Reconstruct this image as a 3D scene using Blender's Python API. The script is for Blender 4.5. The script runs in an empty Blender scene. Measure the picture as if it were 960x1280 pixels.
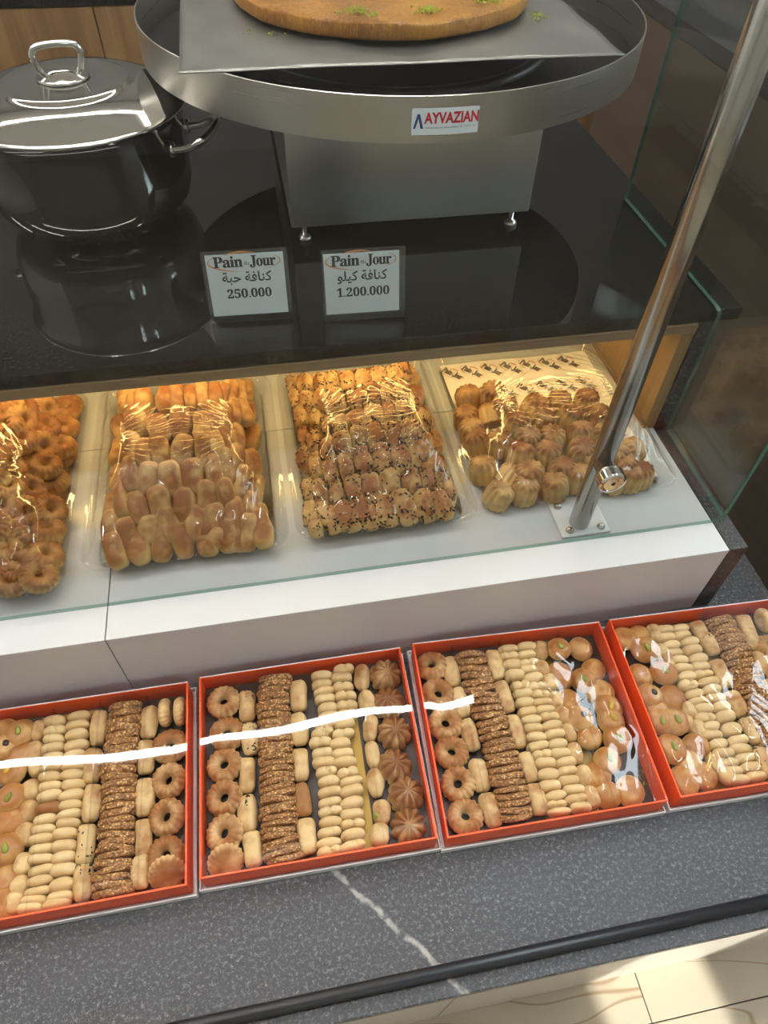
import bpy, bmesh, math, random
from mathutils import Vector, Matrix, Euler
random.seed(7)
SC = bpy.context.scene
COL = SC.collection
R = math.radians
PI = math.pi

# ------------------------------------------------------------------ camera, world, sun, exposure
cam_data = bpy.data.cameras.new('camera')
cam = bpy.data.objects.new('camera', cam_data)
COL.objects.link(cam)
YAW, PITCH, ROLL, FPX = 0.204316, 0.873403, 0.030929, 864.8
fwd = Vector((math.sin(YAW) * math.cos(PITCH), math.cos(YAW) * math.cos(PITCH), -math.sin(PITCH)))
rgt = Vector((math.cos(YAW), -math.sin(YAW), 0))
upv = rgt.cross(fwd)
r2 = rgt * math.cos(ROLL) + upv * math.sin(ROLL)
u2 = -rgt * math.sin(ROLL) + upv * math.cos(ROLL)
cam.matrix_world = Matrix(((r2.x, u2.x, -fwd.x, 0), (r2.y, u2.y, -fwd.y, 0), (r2.z, u2.z, -fwd.z, 1.0), (0, 0, 0, 1)))
cam_data.sensor_fit = 'VERTICAL'
cam_data.sensor_height = 36
cam_data.lens = FPX / 1280 * 36
cam_data.clip_start = 0.02
SC.camera = cam

world = bpy.data.worlds.new('sky')
SC.world = world
world.use_nodes = True
world.node_tree.nodes['Background'].inputs[0].default_value = (0.80, 0.90, 1.0, 1)
world.node_tree.nodes['Background'].inputs[1].default_value = 13.0

sun_data = bpy.data.lights.new('sun', 'SUN')
sun_data.energy = 6.0
sun_data.angle = R(0.6)
sun_data.color = (1, 0.95, 0.87)
sun = bpy.data.objects.new('sun', sun_data)
COL.objects.link(sun)
sun_dir = Vector((-0.115, 1.0, -0.70)).normalized()          # the way the light travels
sun.rotation_euler = sun_dir.to_track_quat('-Z', 'Y').to_euler()
sun.location = (0, -6, 6)

SC.view_settings.view_transform = 'Standard'
SC.view_settings.look = 'None'
SC.view_settings.exposure = 0.5
SC.view_settings.gamma = 1.0
SC.view_settings.use_curve_mapping = False
SC.cycles.transparent_max_bounces = 24
SC.cycles.max_bounces = 10
SC.cycles.glossy_bounces = 5
SC.cycles.diffuse_bounces = 4
SC.cycles.caustics_reflective = False
SC.cycles.caustics_refractive = False
SC.cycles.sample_clamp_indirect = 6

# ------------------------------------------------------------------ object helpers
def link(o, parent=None):
    COL.objects.link(o)
    if parent is not None:
        o.parent = parent
    return o

def tag(o, label, cat, group=None):
    o['label'] = label
    o['category'] = cat
    if group:
        o['group'] = group
    return o

def thing(name, label, cat, loc=(0, 0, 0), rz=0.0, group=None):
    o = link(bpy.data.objects.new(name, None))
    o.empty_display_size = 0.02
    o.location = loc
    o.rotation_euler = (0, 0, rz)
    return tag(o, label, cat, group)

def mesh(name, verts, faces, smooth=False):
    me = bpy.data.meshes.new(name)
    me.from_pydata([tuple(v) for v in verts], [], faces)
    me.update()
    if smooth:
        me.polygons.foreach_set('use_smooth', [True] * len(me.polygons))
    return me

def put(name, me, mat, parent=None, loc=(0, 0, 0), rot=(0, 0, 0)):
    if mat is not None and not me.materials:
        me.materials.append(mat)
    o = bpy.data.objects.new(name, me)
    o.location = loc
    o.rotation_euler = rot
    return link(o, parent)

def box_mesh(name, x0, x1, y0, y1, z0, z1, bevel=0.0, seg=1):
    bm = bmesh.new()
    vs = [bm.verts.new(p) for p in ((x0, y0, z0), (x1, y0, z0), (x1, y1, z0), (x0, y1, z0), (x0, y0, z1), (x1, y0, z1), (x1, y1, z1), (x0, y1, z1))]
    for f in ((3, 2, 1, 0), (4, 5, 6, 7), (0, 1, 5, 4), (1, 2, 6, 5), (2, 3, 7, 6), (3, 0, 4, 7)):
        bm.faces.new([vs[i] for i in f])
    if bevel > 0:
        bmesh.ops.bevel(bm, geom=bm.edges[:], offset=bevel, segments=seg, affect='EDGES', profile=0.5)
    me = bpy.data.meshes.new(name)
    bm.to_mesh(me)
    bm.free()
    return me

def box(name, x0, x1, y0, y1, z0, z1, mat, parent=None, bevel=0.0, seg=1):
    return put(name, box_mesh(name, x0, x1, y0, y1, z0, z1, bevel, seg), mat, parent)

def lathe(profile, n=64, close=False):
    verts, faces = [], []
    m = len(profile)
    for i in range(n):
        a = 2 * PI * i / n
        for r, z in profile:
            verts.append((r * math.cos(a), r * math.sin(a), z))
    for i in range(n):
        j = (i + 1) % n
        for k in range(m - 1 if not close else m):
            l = (k + 1) % m
            faces.append((i * m + k, j * m + k, j * m + l, i * m + l))
    return verts, faces

def lathe_obj(name, profile, mat, parent=None, loc=(0, 0, 0), n=64, close=False, rot=(0, 0, 0)):
    v, f = lathe(profile, n, close)
    me = mesh(name, v, f, True)
    bm = bmesh.new(); bm.from_mesh(me)
    bmesh.ops.remove_doubles(bm, verts=bm.verts[:], dist=1e-6)
    bmesh.ops.recalc_face_normals(bm, faces=bm.faces[:])
    bm.to_mesh(me); bm.free()
    me.polygons.foreach_set('use_smooth', [True] * len(me.polygons))
    o = put(name, me, mat, parent, loc, rot)
    return o

def sharp(o, deg=35):
    # split the shading at hard edges
    bm = bmesh.new(); bm.from_mesh(o.data)
    es = [e for e in bm.edges if len(e.link_faces) == 2 and e.calc_face_angle(0) > R(deg)]
    bmesh.ops.split_edges(bm, edges=es)
    bm.to_mesh(o.data); bm.free()
    return o

def tube_mesh(name, pts, rad, n=12, closed=False):
    pts = [Vector(p) for p in pts]
    verts, faces = [], []
    up = Vector((0, 0, 1))
    m = len(pts)
    prev = None
    for i, p in enumerate(pts):
        a = pts[(i - 1) % m] if (closed or i > 0) else p
        b = pts[(i + 1) % m] if (closed or i < m - 1) else p
        t = (b - a).normalized()
        if prev is None:
            s = t.cross(up)
            if s.length < 1e-3:
                s = t.cross(Vector((1, 0, 0)))
        else:
            s = prev - t * prev.dot(t)
        s.normalize(); prev = s
        w = t.cross(s)
        r = rad[i] if isinstance(rad, (list, tuple)) else rad
        for k in range(n):
            c = 2 * PI * k / n
            verts.append(p + (s * math.cos(c) + w * math.sin(c)) * r)
    for i in range(m if closed else m - 1):
        j = (i + 1) % m
        for k in range(n):
            l = (k + 1) % n
            faces.append((i * n + k, i * n + l, j * n + l, j * n + k))
    if not closed:
        faces.append(tuple(range(n))[::-1]); faces.append(tuple((m - 1) * n + k for k in range(n)))
    return mesh(name, verts, faces, True)

def smooth_path(pts, k=6):
    pts = [Vector(p) for p in pts]
    out = []
    for i in range(len(pts) - 1):
        p0 = pts[max(i - 1, 0)]; p1 = pts[i]; p2 = pts[i + 1]; p3 = pts[min(i + 2, len(pts) - 1)]
        for j in range(k):
            t = j / k
            out.append(0.5 * ((2 * p1) + (p2 - p0) * t + (2 * p0 - 5 * p1 + 4 * p2 - p3) * t * t + (3 * p1 - p0 - 3 * p2 + p3) * t ** 3))
    out.append(pts[-1])
    return out

def sphere_surf(name, f, nu=28, nv=14):
    """closed surface: f(u, v) -> point, u in 0..2pi, v in -pi/2..pi/2"""
    verts, faces = [], []
    verts.append(f(0, -PI / 2))
    for j in range(1, nv):
        v = -PI / 2 + PI * j / nv
        for i in range(nu):
            verts.append(f(2 * PI * i / nu, v))
    verts.append(f(0, PI / 2))
    for i in range(nu):
        faces.append((0, 1 + (i + 1) % nu, 1 + i))
    for j in range(nv - 2):
        for i in range(nu):
            a = 1 + j * nu
            faces.append((a + i, a + (i + 1) % nu, a + nu + (i + 1) % nu, a + nu + i))
    a = 1 + (nv - 2) * nu
    for i in range(nu):
        faces.append((a + i, a + (i + 1) % nu, len(verts) - 1))
    return mesh(name, verts, faces, True)

def sp(x, e):
    return math.copysign(abs(x) ** e, x)

def superq(u, v, a, b, c, e1, e2):
    return Vector((a * sp(math.cos(v), e1) * sp(math.cos(u), e2), b * sp(math.cos(v), e1) * sp(math.sin(u), e2), c * sp(math.sin(v), e1)))

def text_mesh(name, body, size, offset=0.0, align='CENTER', spacing=1.0, xscale=1.0):
    c = bpy.data.curves.new(name, 'FONT')
    c.body = body; c.size = size; c.align_x = align; c.align_y = 'CENTER'; c.offset = offset; c.space_character = spacing
    c.resolution_u = 4
    o = bpy.data.objects.new(name, c)
    COL.objects.link(o)
    bpy.context.view_layer.update()
    me = bpy.data.meshes.new_from_object(o.evaluated_get(bpy.context.evaluated_depsgraph_get()))
    bpy.data.objects.remove(o)
    bpy.data.curves.remove(c)
    me.name = name
    me.materials.clear()
    if xscale != 1.0:
        for v in me.vertices:
            v.co.x *= xscale
    return me

def bold(s):
    r = ''
    for ch in s:
        if '0' <= ch <= '9': r += chr(0x1D7CE + ord(ch) - 48)
        elif 'A' <= ch <= 'Z': r += chr(0x1D400 + ord(ch) - 65)
        elif 'a' <= ch <= 'z': r += chr(0x1D41A + ord(ch) - 97)
        else: r += ch
    return r

def join_meshes(name, parts):
    """parts: (mesh, Matrix) -> one mesh"""
    verts, faces = [], []
    for me, mx in parts:
        k = len(verts)
        verts += [mx @ v.co for v in me.vertices]
        faces += [tuple(k + i for i in p.vertices) for p in me.polygons]
    return mesh(name, verts, faces)

# ------------------------------------------------------------------ material helpers
class NT:
    def __init__(self, name):
        self.m = bpy.data.materials.new(name)
        self.m.use_nodes = True
        self.t = self.m.node_tree
        self.t.nodes.clear()
        self.out = self.n('ShaderNodeOutputMaterial')
    def n(self, kind, **kw):
        nd = self.t.nodes.new(kind)
        for k, v in kw.items():
            if k.startswith('i_'):
                key = k[2:]
                nd.inputs[int(key) if key.isdigit() else key.replace('_', ' ')].default_value = v
            else:
                setattr(nd, k, v)
        return nd
    def l(self, a, b):
        self.t.links.new(a, b)
    def coord(self, kind='Object'):
        return self.n('ShaderNodeTexCoord').outputs[kind]
    def mapped(self, vec, scale=(1, 1, 1), loc=(0, 0, 0), rot=(0, 0, 0)):
        mp = self.n('ShaderNodeMapping')
        mp.inputs['Scale'].default_value = scale; mp.inputs['Location'].default_value = loc; mp.inputs['Rotation'].default_value = rot
        self.l(vec, mp.inputs['Vector'])
        return mp.outputs[0]
    def noise(self, vec, scale, detail=3, rough=0.5, w=None):
        nd = self.n('ShaderNodeTexNoise', noise_dimensions='4D' if w is not None else '3D')
        nd.inputs['Scale'].default_value = scale; nd.inputs['Detail'].default_value = detail; nd.inputs['Roughness'].default_value = rough
        self.l(vec, nd.inputs['Vector'])
        if w is not None:
            self.l(w, nd.inputs['W'])
        return nd.outputs[0]
    def math(self, op, a, b=None, c=None, clamp=False):
        nd = self.n('ShaderNodeMath', operation=op, use_clamp=clamp)
        for i, x in enumerate((a, b, c)):
            if x is None: continue
            if isinstance(x, (int, float)): nd.inputs[i].default_value = x
            else: self.l(x, nd.inputs[i])
        return nd.outputs[0]
    def remap(self, x, a, b, c=0.0, d=1.0):
        nd = self.n('ShaderNodeMapRange')
        nd.interpolation_type = 'SMOOTHSTEP'
        self.l(x, nd.inputs[0])
        for i, v in enumerate((a, b, c, d)): nd.inputs[i + 1].default_value = v
        return nd.outputs[0]
    def mix(self, f, a, b):
        nd = self.n('ShaderNodeMix', data_type='RGBA')
        for s, x in ((0, f), (6, a), (7, b)):
            if isinstance(x, (int, float)): nd.inputs[s].default_value = x
            elif isinstance(x, tuple): nd.inputs[s].default_value = (*x, 1)
            else: self.l(x, nd.inputs[s])
        return nd.outputs[2]
    def bump(self, h, strength=0.3, dist=0.001):
        nd = self.n('ShaderNodeBump')
        nd.inputs['Strength'].default_value = strength; nd.inputs['Distance'].default_value = dist
        self.l(h, nd.inputs['Height'])
        return nd.outputs[0]
    def principled(self, color, rough=0.5, metal=0.0, normal=None, **kw):
        p = self.n('ShaderNodeBsdfPrincipled')
        for key, x in (('Base Color', color), ('Roughness', rough), ('Metallic', metal)):
            if isinstance(x, (int, float)): p.inputs[key].default_value = x
            elif isinstance(x, tuple): p.inputs[key].default_value = (*x, 1)
            else: self.l(x, p.inputs[key])
        for k, v in kw.items():
            p.inputs[k.replace('_', ' ')].default_value = v
        if normal is not None: self.l(normal, p.inputs['Normal'])
        self.l(p.outputs[0], self.out.inputs[0])
        return p

def simple(name, color, rough=0.5, metal=0.0, var=0.08, scale=30.0, bump=0.0, **kw):
    t = NT(name)
    c = t.coord()
    ns = t.noise(c, scale, 4)
    dark = tuple(x * (1 - var) for x in color); lite = tuple(min(1, x * (1 + var)) for x in color)
    col = t.mix(ns, dark, lite)
    nrm = t.bump(ns, bump, 0.002) if bump else None
    t.principled(col, rough, metal, nrm, **kw)
    return t.m

def clear_film(name, ior=1.5, gain=1.8, rough=0.02, tint=(1, 1, 1), bump=0.0, bscale=60.0):
    t = NT(name)
    tr = t.n('ShaderNodeBsdfTransparent'); tr.inputs[0].default_value = (*tint, 1)
    gl = t.n('ShaderNodeBsdfGlossy'); gl.inputs['Roughness'].default_value = rough
    geo = t.n('ShaderNodeNewGeometry')
    dt = t.n('ShaderNodeVectorMath', operation='DOT_PRODUCT')
    t.l(geo.outputs['Incoming'], dt.inputs[0]); t.l(geo.outputs['Normal'], dt.inputs[1])
    # Schlick reflectance, the same from both faces
    f0 = ((ior - 1) / (ior + 1)) ** 2
    g = t.math('POWER', t.math('SUBTRACT', 1.0, t.math('ABSOLUTE', dt.outputs['Value'])), 5.0)
    f = t.math('MULTIPLY', t.math('ADD', t.math('MULTIPLY', g, 1 - f0), f0), gain, clamp=True)
    mx = t.n('ShaderNodeMixShader')
    t.l(f, mx.inputs[0]); t.l(tr.outputs[0], mx.inputs[1]); t.l(gl.outputs[0], mx.inputs[2])
    t.l(mx.outputs[0], t.out.inputs[0])
    return t.m

def emit(name, color, strength):
    t = NT(name)
    e = t.n('ShaderNodeEmission'); e.inputs[0].default_value = (*color, 1); e.inputs[1].default_value = strength
    t.l(e.outputs[0], t.out.inputs[0])
    return t.m

M = {}

def granite(name, base, speck, rough, vein=False, scale=1.0, bump=0.0, speck_amt=0.5):
    t = NT(name)
    c = t.coord()
    n1 = t.noise(c, 190 * scale, 5, 0.95)
    n2 = t.noise(c, 9 * scale, 4, 0.6)
    v = t.n('ShaderNodeTexVoronoi'); v.inputs['Scale'].default_value = 300 * scale
    t.l(c, v.inputs['Vector'])
    s = t.math('MULTIPLY', t.remap(n1, 0.50, 0.66), speck_amt)
    col = t.mix(s, base, speck)
    col = t.mix(t.math('MULTIPLY', t.remap(n2, 0.35, 0.7), 0.35), col, tuple(x * 1.7 for x in base))
    col = t.mix(t.math('MULTIPLY', t.remap(t.noise(c, 260 * scale, 2), 0.6, 0.7), 0.5), col, tuple(x * 0.4 for x in base))
    if vein:
        # pale mineral vein crossing the slab
        dist = t.n('ShaderNodeSeparateXYZ'); t.l(c, dist.inputs[0])
        wob = t.math('MULTIPLY', t.math('SUBTRACT', t.noise(c, 14, 5, 0.65), 0.5), 0.030)
        ux, uy = 0.648, -0.762
        px_, py_ = -0.006, 0.228
        d = t.math('ADD', t.math('MULTIPLY', t.math('SUBTRACT', dist.outputs[0], px_), -uy), t.math('MULTIPLY', t.math('SUBTRACT', dist.outputs[1], py_), ux))
        d = t.math('ABSOLUTE', t.math('ADD', d, wob))
        w = t.remap(d, 0.0012, 0.0055, 1.0, 0.0)
        w = t.math('MULTIPLY', w, t.remap(t.noise(c, 60, 3), 0.3, 0.6))
        col = t.mix(t.math('MULTIPLY', w, 0.85), col, (0.42, 0.40, 0.38))
    nrm = t.bump(n1, bump, 0.0008) if bump else None
    t.principled(col, rough, 0.0, nrm)
    M[name] = t.m

granite('granite_ledge', (0.036, 0.038, 0.045), (0.32, 0.32, 0.34), 0.27, True, 1.0, 0.8, 0.8)
granite('granite_shelf', (0.004, 0.004, 0.004), (0.085, 0.08, 0.075), 0.03, False, 1.3, 0.0, 0.5)
granite('granite_end', (0.035, 0.034, 0.036), (0.26, 0.25, 0.25), 0.22, False, 1.0, 0.1, 0.6)

def wood(name, a, b, axis='Z', scale=1.0, rough=0.45):
    t = NT(name)
    c = t.coord()
    sc = {'X': (1.5, 22, 22), 'Y': (22, 1.5, 22), 'Z': (22, 22, 1.5)}[axis]
    m1 = t.mapped(c, tuple(s * scale for s in sc))
    n = t.noise(m1, 1.6, 5, 0.6)
    n2 = t.noise(t.mapped(c, tuple(s * 5 * scale for s in sc)), 2.0, 3, 0.6)
    col = t.mix(t.remap(n, 0.3, 0.7), a, b)
    col = t.mix(t.math('MULTIPLY', n2, 0.35), col, tuple(x * 0.5 for x in a))
    t.principled(col, rough, 0.0, t.bump(n2, 0.15, 0.001))
    M[name] = t.m

wood('oak_rail', (0.22, 0.14, 0.072), (0.36, 0.245, 0.13), 'X')
wood('oak_side', (0.28, 0.17, 0.07), (0.42, 0.27, 0.12), 'Z')
wood('walnut_door', (0.17, 0.09, 0.035), (0.30, 0.17, 0.07), 'Z', 0.6)
wood('brown_panel', (0.10, 0.075, 0.060), (0.13, 0.10, 0.08), 'Y', 0.4)

def steel(name, color, rough, aniso_axis=None):
    t = NT(name)
    c = t.coord()
    if aniso_axis:
        sc = {'X': (2, 400, 400), 'Z': (300, 300, 2), 'R': (4, 4, 700)}[aniso_axis]
        n = t.noise(t.mapped(c, sc), 1.0, 2)
        t.principled(color, t.math('ADD', t.math('MULTIPLY', n, 0.03), rough - 0.015), 1.0)
    else:
        n = t.noise(c, 40, 3)
        t.principled(color, t.math('ADD', t.math('MULTIPLY', n, 0.05), rough), 1.0)
    M[name] = t.m

steel('steel_brushed', (0.62, 0.59, 0.55), 0.28, 'R')
steel('steel_panel', (0.60, 0.60, 0.59), 0.32, 'X')
steel('steel_pole', (0.62, 0.60, 0.57), 0.20, 'Z')
steel('steel_mirror', (0.64, 0.62, 0.59), 0.045)
steel('steel_bolt', (0.6, 0.6, 0.6), 0.15)
M['black_steel'] = simple('black_steel', (0.012, 0.012, 0.014), 0.4, 0.0, 0.1)
M['pan_floor'] = simple('pan_floor', (0.02, 0.019, 0.018), 0.35, 0.6, 0.2)
M['foil'] = simple('foil', (0.27, 0.26, 0.245), 0.34, 0.75, 0.15, 14, 0.25)
M['white_tile'] = simple('white_tile', (0.57, 0.575, 0.585), 0.22, 0.0, 0.03, 5)
M['grout'] = simple('grout', (0.10, 0.10, 0.10), 0.9)
M['orange_card'] = simple('orange_card', (0.86, 0.10, 0.012), 0.42, 0.0, 0.06, 12)
M['white_card'] = simple('white_card', (0.78, 0.77, 0.78), 0.55, 0.0, 0.03)
M['gold_card'] = simple('gold_card', (0.42, 0.27, 0.06), 0.45, 0.6, 0.1, 20)
M['brown_insert'] = simple('brown_insert', (0.045, 0.022, 0.014), 0.35, 0.0, 0.2, 20)
M['paper'] = simple('paper', (0.80, 0.76, 0.68), 0.7, 0.0, 0.03)
M['tag_paper'] = simple('tag_paper', (0.72, 0.80, 0.84), 0.6, 0.0, 0.02)
M['ink'] = simple('ink', (0.015, 0.014, 0.018), 0.6)
M['ink_brown'] = simple('ink_brown', (0.045, 0.018, 0.008), 0.6)
M['ink_orange'] = simple('ink_orange', (0.75, 0.28, 0.06), 0.6)
M['ink_red'] = simple('ink_red', (0.55, 0.012, 0.03), 0.5)
M['ink_blue'] = simple('ink_blue', (0.015, 0.05, 0.22), 0.5)
M['black_plastic'] = simple('black_plastic', (0.02, 0.02, 0.022), 0.35)
M['pistachio'] = simple('pistachio', (0.27, 0.28, 0.035), 0.4, 0.0, 0.3, 180)
M['pistachio_yellow'] = simple('pistachio_yellow', (0.55, 0.34, 0.03), 0.4, 0.0, 0.3, 180)
M['pistachio_crumb'] = simple('pistachio_crumb', (0.30, 0.36, 0.03), 0.7, 0.0, 0.4, 300)
M['black_seed'] = simple('black_seed', (0.012, 0.010, 0.009), 0.4)
M['dark_filling'] = simple('dark_filling', (0.03, 0.018, 0.012), 0.5)
M['white_paint'] = simple('white_paint', (0.72, 0.71, 0.69), 0.7, 0.0, 0.03, 3)
M['grey_paint'] = simple('grey_paint', (0.11, 0.106, 0.10), 0.75, 0.0, 0.06, 2)
M['ceiling_paint'] = simple('ceiling_paint', (0.75, 0.72, 0.67), 0.8, 0.0, 0.04, 2)
M['pavement'] = simple('pavement', (0.42, 0.41, 0.39), 0.85, 0.0, 0.15, 6)
M['frame_dark'] = simple('frame_dark', (0.03, 0.03, 0.032), 0.4)
M['film'] = clear_film('film', 1.5, 1.1, 0.02, (0.985, 0.985, 0.985))
M['cling'] = clear_film('cling', 1.5, 1.1, 0.03, (0.985, 0.985, 0.985))
M['clear_plastic'] = clear_film('clear_plastic', 1.5, 1.0, 0.06, (0.95, 0.955, 0.955))
M['acrylic'] = clear_film('acrylic', 1.49, 1.3, 0.02, (0.97, 0.98, 0.98))
M['pane'] = clear_film('pane', 1.5, 0.9, 0.0, (0.92, 0.94, 0.93))
M['front_pane'] = clear_film('front_pane', 1.5, 0.55, 0.0, (0.865, 0.882, 0.872))
M['side_pane'] = clear_film('side_pane', 1.5, 1.6, 0.0, (0.90, 0.92, 0.91))
M['glass_edge'] = simple('glass_edge', (0.05, 0.17, 0.13), 0.12, 0.0, 0.25, 12, 0.0, Transmission_Weight=0.35)

def marble(name, base, veinc, rough):
    t = NT(name)
    c = t.coord()
    n = t.noise(t.mapped(c, (2.2, 9, 2.2), (0.3, 0.1, 0), (0, 0, 0.12)), 0.6, 2, 0.5)
    v = t.remap(t.math('ABSOLUTE', t.math('SUBTRACT', n, 0.5)), 0.0, 0.006, 1.0, 0.0)
    col = t.mix(t.noise(c, 3.0, 4), base, tuple(x * 0.9 for x in base))
    col = t.mix(t.math('MULTIPLY', v, 0.7), col, veinc)
    t.principled(col, rough)
    M[name] = t.m

marble('floor_marble', (0.60, 0.52, 0.40), (0.30, 0.18, 0.09), 0.25)
marble('panel_marble', (0.55, 0.51, 0.45), (0.42, 0.36, 0.30), 0.35)

def baked(name, pale, brown, amount=0.5, zlo=-0.004, zhi=0.012, bump=0.25, bscale=260, spread=0.5, rough=0.55):
    """biscuit crust: pale dough, toasted towards the top; every individual differs a little"""
    t = NT(name)
    c = t.coord()
    info = t.n('ShaderNodeObjectInfo')
    w = t.math('MULTIPLY', info.outputs['Random'], 40.0)
    n = t.noise(c, 55, 2, 0.5, w)
    fine = t.noise(c, bscale, 3, 0.6, w)
    sx = t.n('ShaderNodeSeparateXYZ'); t.l(c, sx.inputs[0])
    top = t.remap(sx.outputs[2], zlo, zhi)
    # the toasted crown: strongest on top, patchy, never on the flanks
    k = t.math('ADD', t.math('MULTIPLY', t.math('SUBTRACT', n, 0.5), 4.0 * spread), 2.0 * amount - 0.15)
    k = t.math('ADD', k, t.math('MULTIPLY', t.math('SUBTRACT', info.outputs['Random'], 0.5), 0.5), clamp=True)
    k = t.math('MULTIPLY', k, top, clamp=True)
    col = t.mix(k, pale, brown)
    col = t.mix(t.math('MULTIPLY', fine, 0.18), col, tuple(x * 0.6 for x in brown))
    p = t.principled(col, rough, 0.0, t.bump(fine, bump, 0.0012))
    p.inputs['Subsurface Weight'].default_value = 0.0
    M[name] = t.m

baked('dough_pale', (0.76, 0.56, 0.28), (0.54, 0.30, 0.10), 0.14, -0.004, 0.014, 0.15, 260, 0.22)
baked('dough_pale_brown', (0.66, 0.42, 0.17), (0.32, 0.125, 0.03), 0.6, -0.004, 0.010)
baked('dough_finger', (0.74, 0.52, 0.24), (0.40, 0.17, 0.045), 0.26, 0.000, 0.013, 0.15, 260, 0.7)
baked('dough_finger_brown', (0.58, 0.32, 0.11), (0.33, 0.13, 0.032), 0.6, -0.006, 0.010)
baked('dough_ring', (0.74, 0.50, 0.23), (0.33, 0.12, 0.024), 0.50, 0.000, 0.0105, 0.15, 260, 0.6)
baked('dough_flower', (0.64, 0.41, 0.18), (0.24, 0.085, 0.02), 0.52, 0.003, 0.018, 0.2, 260, 0.6, 0.38)
baked('dough_bun', (0.70, 0.45, 0.17), (0.40, 0.15, 0.026), 0.50, -0.003, 0.012, 0.08, 260, 0.6, 0.35)
baked('dough_tray_finger', (0.70, 0.46, 0.18), (0.27, 0.09, 0.016), 0.48, 0.002, 0.0145, 0.12, 200, 0.55)
baked('dough_roll', (0.72, 0.49, 0.20), (0.28, 0.095, 0.018), 0.46, 0.003, 0.0145, 0.15, 200, 0.6)
baked('dough_dome', (0.74, 0.50, 0.21), (0.20, 0.060, 0.011), 0.48, 0.022, 0.037, 0.2, 200, 0.4)
baked('dough_tray_ring', (0.66, 0.40, 0.13), (0.27, 0.095, 0.015), 0.52, 0.001, 0.012, 0.15, 200, 0.5)

def sesame_mat():
    t = NT('sesame_crust')
    c = t.coord()
    info = t.n('ShaderNodeObjectInfo')
    v = t.n('ShaderNodeTexVoronoi', voronoi_dimensions='4D'); v.inputs['Scale'].default_value = 330
    t.l(c, v.inputs['Vector']); t.l(t.math('MULTIPLY', info.outputs['Random'], 9.0), v.inputs['W'])
    sep = t.n('ShaderNodeSeparateColor'); t.l(v.outputs['Color'], sep.inputs[0])
    col = t.mix(t.remap(sep.outputs[0], 0.25, 0.95), (0.40, 0.175, 0.05), (0.80, 0.48, 0.19))
    col = t.mix(t.remap(v.outputs['Distance'], 0.35, 0.8), col, (0.19, 0.075, 0.02))
    inv = t.math('SUBTRACT', 1.0, v.outputs['Distance'])
    t.principled(col, 0.42, 0.0, t.bump(inv, 0.8, 0.002))
    M['sesame_crust'] = t.m
sesame_mat()

def kunafa_mat():
    t = NT('kunafa_crust')
    c = t.coord()
    n = t.noise(t.mapped(c, (1, 1, 0.35)), 230, 4, 0.8)
    b = t.noise(c, 9, 4, 0.6)
    col = t.mix(t.remap(b, 0.3, 0.7), (0.22, 0.078, 0.006), (0.44, 0.185, 0.015))
    col = t.mix(t.math('MULTIPLY', t.remap(n, 0.42, 0.68), 0.6), col, (0.62, 0.30, 0.05))
    col = t.mix(t.math('MULTIPLY', t.remap(t.noise(c, 35, 3), 0.6, 0.75), 0.5), col, (0.22, 0.07, 0.01))
    t.principled(col, 0.42, 0.0, t.bump(n, 0.9, 0.004))
    M['kunafa_crust'] = t.m
kunafa_mat()

def edge_mat(name, tint, gain):
    # cut glass edge: partly see-through, green
    t = NT(name)
    tr = t.n('ShaderNodeBsdfTransparent'); tr.inputs[0].default_value = (*tint, 1)
    p = t.n('ShaderNodeBsdfPrincipled'); p.inputs['Base Color'].default_value = (0.16, 0.34, 0.28, 1); p.inputs['Roughness'].default_value = 0.1
    mx = t.n('ShaderNodeMixShader'); mx.inputs[0].default_value = gain
    t.l(tr.outputs[0], mx.inputs[1]); t.l(p.outputs[0], mx.inputs[2]); t.l(mx.outputs[0], t.out.inputs[0])
    M[name] = t.m
edge_mat('glass_edge_pale', (0.80, 0.92, 0.88), 0.35)

# ------------------------------------------------------------------ the setting
FZ = -0.70
def struct(o):
    o['kind'] = 'structure'
    return o

fl = struct(box('floor', -3.2, 2.7, -3.2, 3.4, FZ - 0.06, FZ - 0.003, M['grout']))
tile_me = box_mesh('tile', -0.299, 0.299, -0.299, 0.299, -0.003, 0.0, 0.0008)
tile_me.materials.append(M['floor_marble'])
for i in range(9):
    for j in range(10):
        put('tile', tile_me, None, fl, (-2.75 + 0.6 * i + 0.028, -2.69 + 0.6 * j - 0.01, FZ))
struct(box('ceiling', -3.2, 2.7, -3.2, 3.4, 2.2, 2.26, M['ceiling_paint']))
struct(box('wall_back', -3.2, 2.7, 3.2, 3.3, FZ, 2.2, M['grey_paint']))
struct(box('wall_left', -3.3, -3.2, -3.2, 3.3, FZ, 2.2, M['white_paint']))
wr = struct(thing('wall_right', 'right wall of the shop', 'wall'))
del wr['label'], wr['category']
RX = 2.6
for y0_, y1_, z0_, z1_ in ((-3.2, 0.0, FZ, 2.2), (1.6, 3.3, FZ, 2.2), (0.0, 1.6, FZ, 1.05), (0.0, 1.6, 2.1, 2.2)):
    box('wall_panel', RX, RX + 0.1, y0_, y1_, z0_, z1_, M['white_paint'], wr)
wf = struct(thing('wall_front', 'front wall of the shop', 'wall'))
del wf['label'], wf['category']
for a, b in ((-3.2, 0.80), (1.127, 2.1), (2.5, 2.7)):
    box('wall_panel', a, b, -3.1, -3.0, FZ, 2.2, M['white_paint'], wf)
box('wall_panel', -3.2, 2.7, -3.1, -3.0, 2.1, 2.2, M['white_paint'], wf)
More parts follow.
